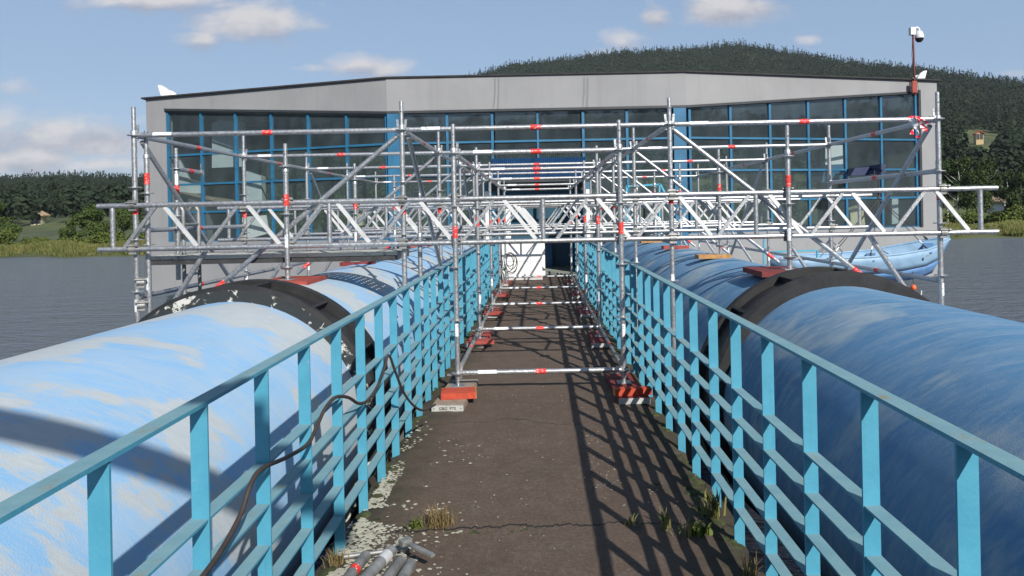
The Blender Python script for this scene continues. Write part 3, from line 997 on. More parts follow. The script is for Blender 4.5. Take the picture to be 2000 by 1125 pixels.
# rear glazing and hall columns
for i in range(17):
    x = PL[0] + .3 + (PR[0] - PL[0] - .6) * i / 16
    m = MB(); m.box(x - .07, x + .07, YB + .05, YB + .22, 1.0, 4.3); m.build('rear_mullion', FRAME_D, bld, BO)
for z in (2.1, 3.2):
    m = MB(); m.box(PL[0] + .3, PR[0] - .3, YB + .09, YB + .19, z - .05, z + .05); m.build('rear_transom', FRAME_D, bld, BO)
m = MB(); m.box(PL[0] + .3, PR[0] - .3, YB + .13, YB + .14, 1.0, 4.3); m.build('rear_pane', GLASS, bld, BO)
for x in (-7.6, -2.2, 2.6, 8.0):
    m = MB(); m.box(x - .15, x + .15, 26, 26.3, 0, 5.1); m.build('hall_column', INTER, bld, BO)
# inside the hall
def slab(name, label, cat, pts, Y, th, mat):
    ax = sum(a for a, b in pts) / len(pts)
    Y = float(np.interp(ax, [289, 765, 1345, 1838], [22.0, 19.5, 19.5, 21.7])) + (Y - 22.4) * .5 + .55
    m = MB(); m.prism([P(a, b, Y) for a, b in pts], (0, 0, 0), (0, th, 0))
    return tag(m.build(name, mat), label, cat)
slab('reflection_slab', 'large pale slab behind the upper left windows standing in for a sky reflection', 'board', [(414, 240), (430, 234), (478, 238), (478, 325), (414, 328)], 23.6, .08, INTER_L)  # added slab, its pale colour imitates sky reflected in the panes
slab('boat_sail', 'pale leaning panel behind the left end of the glazing', 'panel', [(350, 312), (370, 350), (392, 356), (392, 378), (349, 376)], 23.4, .1, INTER_L)
slab('white_cupboard', 'tall white cupboard behind the third left window', 'cupboard', [(476, 333), (510, 344), (512, 392), (474, 392)], 23.8, .4, INTER_L)
slab('wooden_canoe', 'brown canoe hull lying on a rack behind the left windows', 'canoe', [(346, 374), (400, 383), (470, 393), (468, 400), (400, 396), (346, 382)], 22.8, .5, WOODGREY)
slab('notice_panel', 'white notice panel behind the upper right windows', 'panel', [(1612, 285), (1650, 283), (1650, 320), (1612, 322)], 23.2, .05, WHITE)
slab('pump_casing', 'cream pump casing behind the right windows beside the boat', 'pump', [(1660, 410), (1685, 400), (1690, 440), (1662, 440)], 22.6, .5, CREAM)
slab('pale_door', 'narrow pale door standing open behind the right end window', 'door', [(1742, 388), (1754, 386), (1755, 436), (1742, 438)], 22.4, .08, INTER_L)
slab('interior_panel', 'white ribbed panel leaning behind the lower left windows', 'panel', [(473, 424), (520, 420), (526, 455), (473, 470)], 22.7, .05, WHITE)
slab('yellow_crate', 'yellow crate behind the lower left centre glazing', 'crate', [(690, 416), (708, 415), (708, 440), (690, 441)], 21.6, .4, CREAM)
slab('blue_machine', 'blue pump housing behind the right windows', 'machine', [(1612, 322), (1652, 320), (1660, 352), (1605, 356)], 22.9, .9, simple('machine_blue', (.03, .15, .27, 1), .4))

# roof fittings
def floodlight(px, py, Y, label, s=1.0, flip=1):
    p = P(px, py, Y)
    o = thing('floodlight', label, 'floodlight', (p.x, Y, ZR + .075))
    m = MB()
    prof = [(-.16, .02), (-.27, .40), (-.17, .40), (.0, .30), (.10, .16), (.16, .02)]
    m.prism([(flip * a * s, 0, b * s) for a, b in prof], (0, -.05 * s, 0), (0, .10 * s, 0))
    m.prism([(flip * (a + .14) * s, 0, b * s * .72) for a, b in prof], (0, .13 * s, 0), (0, .22 * s, 0)); m.build('housing', PLASTIC_W, o)
    m = MB(); m.box(-.2 * s, .2 * s, -.05, .05, 0, .05); m.build('bracket', STEEL_D, o)
floodlight(326, 185, 22.2, 'white curved floodlight housing on the left roof edge', .95, 1)
floodlight(1797, 146, 21.9, 'white floodlight housing on the right roof corner beside the camera pole', .72, -1)
cp = P(1787, 175, 21.3)
o = thing('security_camera', 'white dome security camera on a rusty red pole at the roof corner', 'security camera', (cp.x, cp.y, 4.95))
m = MB(); m.tube([(0, 0, 0), (-.03, 0, 1.82)], .03, 8); m.build('pole', REDPOLE, o)
m = MB(); m.box(-.12, .02, -.09, -.01, .08, .42); m.build('bracket', WOODRED, o)
m = MB(); m.box(-.12, .02, -.07, .07, 1.80, 2.02); m.tube([(-.02, 0, 1.96), (.10, 0, 2.03), (.16, 0, 1.98), (.16, 0, 1.90)], .028, 8); m.build('arm', PLASTIC_W, o)
m = MB(); m.lathe([(.0, 1.92), (.07, 1.91), (.10, 1.86), (.13, 1.74), (.125, 1.70)], (.16, 0, 0), 'Z', 18); m.build('housing', PLASTIC_W, o)
m = MB(); m.lathe([(.12, 1.71), (.105, 1.64), (.06, 1.59), (0, 1.575)], (.16, 0, 0), 'Z', 18); m.build('dome', GLASSDARK, o)
m = MB(); m.tube([(-.05, -.03, 1.8), (-.10, -.04, 1.2), (-.02, -.05, .6), (.05, -.04, .4), (.14, -.05, -.2), (.05, -.05, -.45)], .006, 5); m.build('cable', STEEL_D, o)
for i, (px, lab) in enumerate(((967, 'thin dark wire loop hanging down the fascia left of centre'), (1141, 'thin dark wire loop hanging down the fascia right of centre'))):
    p = P(px, 150, 19.44); q = P(px - 2, 208, 19.42)
    m = MB(); m.tube([p, p.lerp(q, .5) + Vector((.02, 0, 0)), q], .0035, 5); m.tube([p + Vector((.10, 0, 0)), p.lerp(q, .5) + Vector((.12, 0, 0)), q + Vector((.10, 0, -.2))], .0035, 5)
    tag(m.build('hanging_wire', STEEL_D), lab, 'wire')

# ------------------------------------------------------------------ pipes
PIPES = {}
def pipeline(side, cx, cz, R, Yc, mat, colmat, label, clabel):
    o = thing('water_pipe', label, 'pipe', (cx, 0, cz))
    nseg = 72
    m = MB(); m.lathe([(R, y) for y in np.linspace(-9, Yc, 18)], (0, 0, 0), 'Y', nseg); m.build('near_section', mat, o)
    m = MB(); m.lathe([(R, y) for y in np.linspace(Yc + .25, 19.45, 20)], (0, 0, 0), 'Y', nseg); m.build('far_section', mat, o)
    # saddles
    for y in (2.0, 9.5, 15.5):
        s = MB()
        pts = [(-R * .85, y, WATER - cz - .6), (R * .85, y, WATER - cz - .6), (R * .85, y, -R * .42)]
        pts += [(R * math.cos(a) * 1.003, y, R * math.sin(a) * 1.003) for a in np.linspace(-.55, -math.pi + .55, 14)]
        pts += [(-R * .85, y, -R * .42)]
        s.prism(pts, (0, 0, 0), (0, .5, 0)); s.build('saddle', CONC_D, o)
    c = thing('pipe_collar', clabel, 'pipe collar', (cx, Yc, cz))
    w = .115
    m = MB(); m.lathe([(R - .012, -.03), (R + w - .03, -.03), (R + w, 0), (R + w, .05), (R + .05, .05), (R - .012, .05)], (0, 0, 0), 'Y', 96, False); 
    m.mi = [1 if (i // 96) == 0 else 0 for i in range(len(m.f))]
    m.build('front_flange', [COLLAR, colmat[0]], c)
    m = MB(); m.lathe([(R + .055, .051), (R + .055, .42)], (0, 0, 0), 'Y', 96); m.build('sleeve', COLLAR, c)
    m = MB(); m.lathe([(R + .05, .42), (R + w, .42), (R + w + .005, .50), (R - .012, .50)], (0, 0, 0), 'Y', 96, False); m.build('rear_flange', COLLAR, c)
    m = MB(); m.lathe([(R + w - .035, .05), (R + w - .02, .20), (R + w - .01, .41)], (0, 0, 0), 'Y', 96)
    rib = MB(); rib.prism([(R + .056, .05, 0), (R + w - .005, .05, 0), (R + w - .005, .42, 0), (R + .056, .42, 0)], (0, 0, -.012), (0, 0, .012))
    rme = rib.mesh('rib', COLLAR)
    for k in range(14):
        a = -math.pi / 2 + 2 * math.pi * k / 14 + .12
        inst('rib', rme, c, (0, 0, 0), (0, a, 0))
    for k in range(28):
        pass
    return o
PIPE_RAD = .973
pipeline(-1, -2.275, H - 1.571, PIPE_RAD, 5.30, PIPE_L, [COLLAR_W], 'pale sky blue pipe with painted white clouds left of the walkway', 'black flanged collar with peeling white paint on the left pipe')
pipeline(1, 2.41, H - 1.594, PIPE_RAD, 5.70, PIPE_R, [COLLAR], 'deeper blue pipe right of the walkway', 'plain black flanged collar on the right pipe')

# ------------------------------------------------------------------ walkway
def walkway():
    nx, y0, y1 = 22, -3.0, 19.2
    ny = 200
    xs = np.linspace(-1.08, 1.02, nx + 1)
    ys = np.linspace(y0, y1, ny + 1)
    V, Fs = [], []
    for j, y in enumerate(ys):
        for i, x in enumerate(xs):
            e = 0.0
            xx = x
            z = 0.006 * math.sin(x * 3 + y * 1.7) * math.sin(y * 2.3) + rng.normal() * .0025
            if i in (0, nx):
                xx += rng.normal() * .018 + .02 * math.sin(y * 5); z -= .03 + abs(rng.normal()) * .012
            elif i in (1, nx - 1):
                z -= .008
            V.append((xx, y, z - .004))
    w = nx + 1
    for j in range(ny):
        for i in range(nx):
            a = j * w + i
            Fs.append((a, a + 1, a + w + 1, a + w))
    m = MB(); m.add(V, Fs, True)
    b = len(V)
    # sides
    side = []
    for s, i in ((-1, 0), (1, nx)):
        base = len(m.v)
        top = [V[j * w + i] for j in range(ny + 1)]
        m.add(top + [(p[0], p[1], -.28) for p in top], [((q + 1, q, q + ny + 1, q + ny + 2) if s > 0 else (q, q + 1, q + ny + 2, q + ny + 1)) for q in range(ny)])
    m.add([V[i] for i in range(w)] + [(V[i][0], V[i][1], -.28) for i in range(w)], [(i, i + w, i + w + 1, i + 1) for i in range(nx)])
    return m
tag(walkway().build('walkway', ASPHALT), kind='structure')
m = MB()
for x in (-.85, .72):
    m.box(x, x + .16, -3, 19.2, -.62, -.285)
for y in np.arange(-2, 19, 2.5):
    m.box(-1.2, 1.12, y, y + .16, -.75, -.625)
    for x in (-.6, .5):
        m.box(x - .12, x + .12, y - .04, y + .2, WATER - .7, -.755)
tag(m.build('walkway_underframe', CONC_D), kind='structure')

# ------------------------------------------------------------------ railings
post_me = MB().box(-.026, .026, -.004, .004, -.16, 1.107).mesh('post', RAIL)
def railing(x, label):
    y0, y1 = -2.2, 19.0
    o = thing('railing', label, 'railing', (x, 0, 0))
    first = 1.667
    k0 = int(math.floor((first - y0) / .485))
    yy = first - k0 * .485
    while yy < y1:
        inst('post', post_me, o, (rng.normal() * .002, yy, rng.normal() * .004), (0, 0, rng.normal() * .03))
        yy += .485
    m = MB(); m.box(-.0285, .0285, y0, y1, 1.108, 1.120)
    m.build('top_rail', RAIL, o)
    for z in (.762, .612, .461, .311, .160):
        m = MB()
        n = 44
        for i in range(n):
            pass
        m.box(-.0245, .0245, y0, y1, z - .004, z + .004)
        m.build('bar', RAIL, o)
    return o
railing(-1.03, 'turquoise steel railing between the walkway and the left pale pipe')
railing(.985, 'turquoise steel railing between the walkway and the right deep blue pipe')

# ------------------------------------------------------------------ scaffold
YA, YT, YBk = 6.78, 6.83, 6.883
DY = 2.57
ROWS = 5
XA_IN, XA_OUT = (-.785, .785), (-2.375, 2.375)
XB = (-3.86, -1.288, 1.284, 3.86)
R_T = .0242
ROWN = ['front', 'second', 'third', 'fourth', 'rearmost']
scaf = thing('scaffold', 'galvanised tube scaffold straddling the walkway and both pipes', 'scaffold', (0, 0, 0))

def std_mesh(L):
    m = MB()
    m.tube([(0, 0, 0), (0, 0, L - .24)], R_T, 12)
    m.tube([(0, 0, L - .27), (0, 0, L - .235), (0, 0, L - .225)], [.029, .029, .022], 12)
    m.tube([(0, 0, L - .23), (0, 0, L)], .0192, 12)
    m.tube([(0, -.0196, L - .10), (0, -.0202, L - .10)], .007, 8, True, 1)
    return m.mesh('standard', [GALV, STEEL_D])
ros = MB()
ros.lathe([(R_T, -.005), (.034, -.005), (.060, -.0045), (.060, .0045), (.034, .005), (R_T, .005)], (0, 0, 0), 'Z', 14, False)
ROS = ros.mesh('rosette', GALV)
STK = MB().lathe([(R_T + .0012, -.055), (R_T + .0012, .055)], (0, 0, 0), 'Z', 12).mesh('red_sticker', STICKER)
lab = MB()
aa = np.linspace(-2.2, -.9, 6)
lab.add([((R_T + .0014) * math.cos(a), (R_T + .0014) * math.sin(a), z) for z in (-.06, .06) for a in aa], [(i, i + 1, i + 7, i + 6) for i in range(5)], True)
LAB = lab.mesh('label', LABEL)
STDM = {}
def standard(x, y, z0, z1, ros_z=(), tape=None, label=None):
    L = round(z1 - z0, 3)
    if L not in STDM: STDM[L] = std_mesh(L)
    s = inst('standard', STDM[L], scaf, (x, y, z0), (0, 0, 0))
    for z in ros_z:
        if z0 + .02 < z < z1 - .2:
            inst('rosette', ROS, s, (0, 0, z - z0), (0, 0, rng.uniform(0, 1)))
    if tape is not None: inst('red_sticker', STK, s, (0, 0, tape - z0), (0, 0, 0))
    if label is not None: inst('label', LAB, s, (0, 0, label - z0), (0, 0, rng.normal() * .4))
    return s
LEDM, HEADM = {}, None
hd = MB()
hd.tube([(.0, 0, 0), (.05, 0, 0)], [.022, .027], 8)
hd.box(-.028, .012, -.016, .016, -.03, .03)
hd.obox((-.012, -.004, -.05), (.022, 0, 0), (0, .008, 0), (.012, 0, .15))
HEADM = hd.mesh('ledger_head', GALV)
STKX = MB().lathe([(R_T + .0012, -.05), (R_T + .0012, .05)], (0, 0, 0), 'X', 12).mesh('red_sticker', STICKER)
lab = MB()
aa = np.linspace(-.3, 1.2, 6)
lab.add([(x, -(R_T + .0014) * math.cos(a), (R_T + .0014) * math.sin(a)) for x in (-.09, .09) for a in aa], [(i, i + 6, i + 7, i + 1) for i in range(5)], True)
LABX = lab.mesh('label', LABEL)
def ledger(p, q, tape=True, label=True, mat=GALV):
    p, q = Vector(p), Vector(q)
    d = q - p
    L = round(d.length, 3)
    key = (L, mat.name)
    if key not in LEDM:
        LEDM[key] = MB().tube([(.05, 0, 0), (L - .05, 0, 0)], R_T, 12).mesh('ledger', mat)
    rz = math.atan2(d.y, d.x)
    ry = -math.asin(d.z / d.length)
    o = inst('ledger', LEDM[key], scaf, p, (0, ry, rz))
    inst('ledger_head', HEADM, o, (.03, 0, 0))
    inst('ledger_head', HEADM, o, (L - .03, 0, 0), (0, 0, math.pi))
    if tape: inst('red_sticker', STKX, o, (L / 2, 0, 0))
    if label: inst('label', LABX, o, (.28, 0, 0))
    return o
def brace(p, q, sub=True, r=R_T, mat=GALV):
    p, q = Vector(p), Vector(q)
    m = MB(); m.tube([p, q], r, 12)
    o = m.build('brace', mat, scaf)
    if sub:
        d = (q - p).normalized(); e = q - d * .22
        m = MB(); m.tube([e, e + d * .1], r + .0012, 12, False); s = m.build('red_sticker', STICKER, o)
    return o
zT = H + .835      # upper ledgers of the outer bays
zI = H + .592      # upper ledgers of the walkway bay
zBot = .173        # ledgers just above the walkway
CH = (H + .160, H - .256)   # girder chords
def ros_list(z_ref): return [z_ref + .5 * k for k in range(-8, 4)]
for k in range(ROWS):
    ya, yb = YA + DY * k, YBk + DY * k
    jit = lambda s=.03: rng.normal() * s
    for x in XA_IN:
        standard(x, ya, .10, H + .875 + jit(.01), [zBot, zBot + .5, zBot + 1.0, zI - .5, zI], H - .12 + jit(), .55 + jit())
    for i, x in enumerate(XA_OUT):
        standard(x, ya, H - .555, H + (.70, .80)[i] + jit(.01), [H - .45, H + .05, H + .50], H + (.21, .30)[i] + jit(), H - .22 + jit())
    for i, x in enumerate(XB):
        outer = i in (0, 3)
        standard(x, yb, WATER - .5 if outer else -.9, zT + .27 + jit(.01), [zT - .5 * q for q in (0, 1, 2, 3, 4)], H + (.09, .11, .11, .12)[i] + jit(), H - .66 if i == 2 else H - .80)
    # transverse ledgers
    for a, b in zip(XB[:-1], XB[1:]):
        ledger((a, yb, zT), (b, yb, zT))
    ledger((XA_IN[0], ya, zI), (XA_IN[1], ya, zI))
    ledger((XA_IN[0], ya, zBot), (XA_IN[1], ya, zBot))
    # raking braces from the inner outer-bay posts down to the far sides of the pipes
    for sg in (-1, 1):
        brace((sg * 1.33, yb + .035, zT - .05), (sg * 3.20, yb + .035, H - .72))
        brace((sg * 3.22, yb + .07, H - .28), (sg * 3.80, yb + .07, H - 1.18), False)
    if k < ROWS - 1:
        for x in XB:
            ledger((x, yb, zT), (x, yb + DY, zT), True, False)
        for x in XA_IN:
            ledger((x, ya, zI), (x, ya + DY, zI), True, False)
            ledger((x, ya, zBot), (x, ya + DY, zBot), True, False, GALV_D)
        for x in (XB[0], XB[3]):
            ledger((x, yb, H - .72), (x, yb + DY, H - .72), True, False)
        if k in (0, 2):
            for x in (XB[0], XB[3]):
                sg = 1 if x > 0 else -1
                brace((x - sg * .05, yb + .05, zT - .06), (x - sg * .05, yb + DY * .93, H - 1.05), True)
            brace((XB[1] + .05, yb + .06, zT - .06), (XB[1] + .05, yb + DY * .95, H - .80), True)
ledger((XB[3], YBk, zT - .5), (XB[3], YBk + DY, zT - .5), True, False)
ledger((XB[0], YBk, H - .08), (XB[0], YBk + DY, H - .08), True, False)
# doubled posts and hanging access bay at the left
standard(XB[0] + .075, YBk + .075, WATER - .5, zT + .05, [H + .78, H + .28, H - .22], H + .42, H - .6)
standard(XB[0] + .03, 7.62, H - .62, H + .78, [H + .56, H + .06], H + .33, H + .45)
standard(XB[1] + .03, 7.62, H - .66, H + .05, [H - .3], None, None)
ledger((XB[0] + .03, 7.62, H + .56), (XB[0] + .03, 8.22, H + .55), True, False)
# couplers gripping posts and girder chords
cpl = MB()
cpl.tube([(-.032, 0, 0), (.032, 0, 0)], .033, 10)
cpl.box(-.034, .034, -.012, .012, -.05, .05)
cpl.tube([(-.05, -.026, .03), (.05, -.026, .03)], .009, 6)
cpl.tube([(.035, -.03, .03), (.056, -.03, .03)], .014, 6)
CPL = cpl.mesh('coupler', GALV_D)
for k in range(ROWS):
    y = YT + DY * k
    for x in XA_IN + XA_OUT + XB:
        for z in CH:
            inst('coupler', CPL, scaf, (x, y, z), (rng.normal() * .1, 0, rng.normal() * .05))
for z in (H - .58, H - .80):
    inst('coupler', CPL, scaf, (XB[0] + .03, YBk, z), (0, 0, .6))

# lattice girders, one per row
X0, X1 = -4.19, 4.38
VX = (-4.05, -1.985, .05, 2.08, 4.22)
chord_me = MB().tube([(X0, 0, 0), (X1, 0, 0)], .0242, 14).mesh('chord', GALV)
gpost_me = MB().tube([(0, 0, CH[1] - H + .02), (0, 0, CH[0] - H - .02)], .0225, 12).mesh('girder_post', GALV)
DIAG = {}
for up in (1, -1):
    z0, z1 = CH[1] - H + .018, CH[0] - H - .018
    m = MB(); m.bar((-.15, 0, z0 if up > 0 else z1), (.15, 0, z1 if up > 0 else z0), .036 if up < 0 else .031, .022, (0, 1, 0))
    DIAG[up] = m.mesh('diagonal', ALU if up < 0 else GALV)  # paler falling bars, greyer rising bars: sun and shade put into the colour
for k in range(ROWS):
    y = YT + DY * k
    g = thing('lattice_girder', '%s lattice girder of the row spanning both pipes' % ('frontmost' if k == 0 else ROWN[k]), 'girder', (0, y, H), 'lattice girders across the scaffold')
    inst('chord', chord_me, g, (0, 0, CH[0] - H)); inst('chord', chord_me, g, (0, 0, CH[1] - H))
    for x in VX: inst('girder_post', gpost_me, g, (x, 0, 0))
    pos = [(-3.79, 1), (-3.40, -1), (-3.0, 1), (-2.61, -1), (-2.20, 1)]
    pos += [(-1.755, -1), (-1.37, 1), (-.965, -1), (-.565, 1), (-.17, -1)]
    pos += [(.33, 1), (.72, -1), (1.10, 1), (1.50, -1), (1.87, 1)]
    pos += [(2.36, -1), (2.76, 1), (3.15, -1), (3.54, 1), (3.95, -1)]
    for x, s in pos:
        if k % 2: x, s = .17 - x, -s
        inst('diagonal', DIAG[s], g, (x, 0, 0))

# screw jacks under the walkway and pipe posts
jk = MB()
jk.box(-.065, .065, -.065, .065, 0, .006)
jk.tube([(0, 0, .006), (0, 0, .16)], .0165, 10)
jk.lathe([(0, .095), (.034, .095), (.036, .105), (.034, .115), (0, .115)], (0, 0, 0), 'Z', 10)
jk.bar((-.10, 0, .105), (.10, 0, .105), .016, .014, (0, 1, 0))
JACK = jk.mesh('jack', GALV)
def wedge_box(w, l, h):
    return MB().box(-w / 2, w / 2, -l / 2, l / 2, 0, h)
def board(name, label, group, loc, size, mat, rotz=0.0, endm=None, tilt=0.0):
    w, l, h = size
    o = thing(name, label, 'board', loc, group, (tilt, 0, rotz))
    e = .012 if endm else 0
    m = MB(); m.box(-w / 2, w / 2, -l / 2 + e, l / 2 - e, 0, h); b = m.build('plank', mat, o)
    if endm:
        m = MB(); m.box(-w / 2 - .001, w / 2 + .001, -l / 2, -l / 2 + e - .0005, -.0005, h + .001); m.build('end_cap', endm, o)
        m = MB(); m.box(-w / 2 - .001, w / 2 + .001, l / 2 - e + .0005, l / 2, -.0005, h + .001); m.build('end_cap', endm, o)
    return o
G1 = 'base boards under the scaffold on the walkway'
for k in range(ROWS):
    y = YA + DY * k
    inst('jack', JACK, scaf, (XA_IN[0], y, .052 if k == 0 else .052)); inst('jack', JACK, scaf, (XA_IN[1], y, .052))
    for i, x in enumerate(XA_OUT):
        top = (H - .598, H - .621)[i]
        zt = top + .045 - .5 * .012
        inst('jack', JACK, scaf, (x, y, H - .575 + .004))
    if k == 0:
        continue
    for sg, x in zip(('left', 'right'), XA_IN):
        board('base_board', '%s row plank with metal ends under the %s scaffold posts beside the walkway' % (ROWN[k], sg), G1, (x - .02, y + (.12 if sg == 'left' else -.05), .002), (.24, .95, .048), WOODRED if sg == 'left' else WOODMAR, rng.normal() * .04, METALEND)
for k, (dy_, lab) in enumerate(((-.52, 'second'), (-.50, 'third'), (-.55, 'fourth'))):
    board('short_board', 'short red board lying across before the %s row plank at the left' % lab, 'short red boards along the left walkway edge', (-.73, YA + DY * (k + 1) + dy_ + .18, .0515), (.30, .16, .045), WOODRED, .08 * (-1) ** k)
# front left stack
b = board('base_board', 'grey plank with letters on its metal end under the front left post', G1, (-.775, 6.555, .002), (.27, .95, .048), WOODGREY, -.05, METALEND)
tx = bpy.data.curves.new('letters', 'FONT'); tx.body = 'GBG  P70'; tx.size = .036; tx.extrude = .0012; tx.align_x = 'CENTER'
to = bpy.data.objects.new('letters', tx); COL.objects.link(to)
dg = bpy.context.evaluated_depsgraph_get()
me = bpy.data.meshes.new_from_object(to.evaluated_get(dg)); me.name = 'letters'
bpy.data.objects.remove(to)
me.materials.clear(); me.materials.append(INK)
inst('letters', me, b, (0, -.4762, .012), (math.pi / 2, 0, 0))
sc = MB().lathe([(.004, 0), (.004, .002), (0, .002)], (0, 0, 0), 'Y', 8).mesh('rivet', INK)
for x in (-.115, .115): inst('rivet', sc, b, (x, -.478, .025))
b = thing('timber_block', 'bright red timber block with raw orange end lying on the lettered plank', 'timber', (-.735, 6.39, .0515), None, (0, 0, .10))
m = MB(); m.box(-.155, .150, -.11, .11, 0, .052); m.build('painted_body', WOODORG, b)
m = MB(); m.box(.1505, .155, -.11, .11, 0, .052); m.build('raw_end', WOODRAW, b)
# front right stack
b = board('base_board', 'maroon plank with metal end under the front right post', G1, (.79, 6.69, .002), (.27, 1.0, .048), WOODMAR, .03, METALEND)
b = thing('timber_block', 'orange red timber block laid across the front right plank', 'timber', (.80, 6.33, .0515), None, (0, 0, .06))
m = MB(); m.box(-.155, .170, -.045, .045, 0, .058); m.build('painted_body', WOODORG, b)
m = MB(); m.box(-.160, -.1555, -.045, .045, 0, .058); m.build('raw_end', WOODRAW, b)
# boards on the pipe crowns
mats_l = [WOODRED, WOODMAR, WOODOCH, WOODRED, WOODMAR]
mats_r = [WOODMAR, WOODOCH, WOODRED, WOODOCH, WOODRED]
coln = {WOODRED.name: 'red painted', WOODMAR.name: 'maroon', WOODOCH.name: 'ochre'}
for k in range(ROWS):
    y = YA + DY * k
    for i, x in enumerate(XA_OUT):
        cx, cz = ((-2.275, H - 1.571), (2.41, H - 1.594))[i]
        top = cz + PIPE_RAD
        mat = (mats_l, mats_r)[i][k]
        sz = (.24, 1.05 if k == 0 else .35, .05)
        if k > 0: sz = (.42, .22, .05)
        b = board('pad_board', '%s board under the %s row post on the %s pipe' % (coln[mat.name], ROWN[k], ('left', 'right')[i]), 'boards on top of the pipes', (x + (.02, -.10)[i], y + (.1 if k == 0 else 0), H - .575 - .047), (.46, .62, .05) if k == 0 else sz, mat, (.0, .0)[i])
        # small chock between board and pipe crown
        m = MB(); zz = top - .01 - (H - .622)
        if H - .622 - top > .004:
            m.box(-.1, .1, -.08, .08, -(H - .622 - top) - .01, -.001); m.build('chock', WOODGREY, b)

# hanging steel deck with punched holes
dk = thing('scaffold_deck', 'paint splashed steel deck hung between the left posts', 'deck', (XB[0] + .09, YBk + .08, H - .335))
L, W = 2.40, .62
m = MB()
nxh, nyh = 120, 12
vs = [(L * i / nxh, W * j / nyh, 0) for j in range(nyh + 1) for i in range(nxh + 1)]
fs = []
for j in range(nyh):
    for i in range(nxh):
        if j % 2 == 1 and i % 3 == 1: continue
        a = j * (nxh + 1) + i
        fs.append((a, a + 1, a + nxh + 2, a + nxh + 1))
m.add(vs, fs); vs2 = [(x, y, -.004) for x, y, z in vs]; m.add(vs2, [tuple(reversed(f)) for f in fs])
m.build('deck_plate', DECKM, dk)
m = MB(); m.box(0, L, -.012, -.001, -.035, .002); m.build('front_lip', DECKM, dk)
m = MB(); m.box(0, L, -.008, -.0005, -.085, -.036); m.build('side_rail', STEEL_D, dk)
m = MB(); m.box(0, L, W + .001, W + .012, -.085, .002); m.build('side_rail', STEEL_D, dk)
for x in (.0, L - .05):
    m = MB(); m.box(x, x + .05, .0, W, -.08, -.006); m.build('end_frame', GALV_D, dk)
# steel access ladder
ld = thing('ladder', 'dark steel ladder with hooked tops hanging at the left deck', 'ladder', (-3.60, 7.28, H - .95))
for y in (0, .33):
    m = MB(); m.tube([(0, y, 0), (0, y, 1.0), (0, y, 1.06), (-.03, y, 1.11), (-.07, y, 1.11), (-.095, y, 1.07)], .019, 10)
    m.build('rail', GALV_D, ld)
for z in (.12, .40, .68, .92):
    m = MB(); m.tube([(0, .0, z), (0, .33, z)], .012, 8); m.build('rung', GALV_D, ld)

# barrier tape knotted on the right upper ledger
bt = thing('barrier_tape', 'red and white barrier tape knotted round the upper right ledger', 'barrier tape', (3.62, YBk - .01, zT))
def ribbon(pts, w, tw):
    m = MB(); vs = []
    for i, p in enumerate(pts):
        a = tw * i
        d = Vector((math.cos(a), math.sin(a) * .7, .25 * math.sin(a * 2))) * w / 2
        vs += [Vector(p) - d, Vector(p) + d]
    off = Vector((0, .001, 0))
    n = len(vs)
    m.add(vs + [v_ + off for v_ in vs], [(2 * i, 2 * i + 1, 2 * i + 3, 2 * i + 2) for i in range(len(pts) - 1)] + [(n + 2 * i, n + 2 * i + 2, n + 2 * i + 3, n + 2 * i + 1) for i in range(len(pts) - 1)])
    return m
for q, (ex, ez, tw) in enumerate(((.10, -.14, .5), (.03, -.20, .8), (-.03, -.17, -.4), (.13, -.07, .9), (.06, -.11, -.9))):
    pts = [(ex * t_ + .012 * math.sin(t_ * 9 + q), -.035 - .02 * math.sin(t_ * 5 + q), .02 + ez * t_ ** 1.2) for t_ in np.linspace(0, 1, 8)]
    ribbon(pts, .05, tw).build('tail', TAPE, bt)
m = MB(); m.lathe([(R_T + .004, -.05), (.036, -.02), (.034, .02), (R_T + .004, .05)], (0, 0.01, 0), 'X', 10, False); m.build('knot', TAPE, bt)

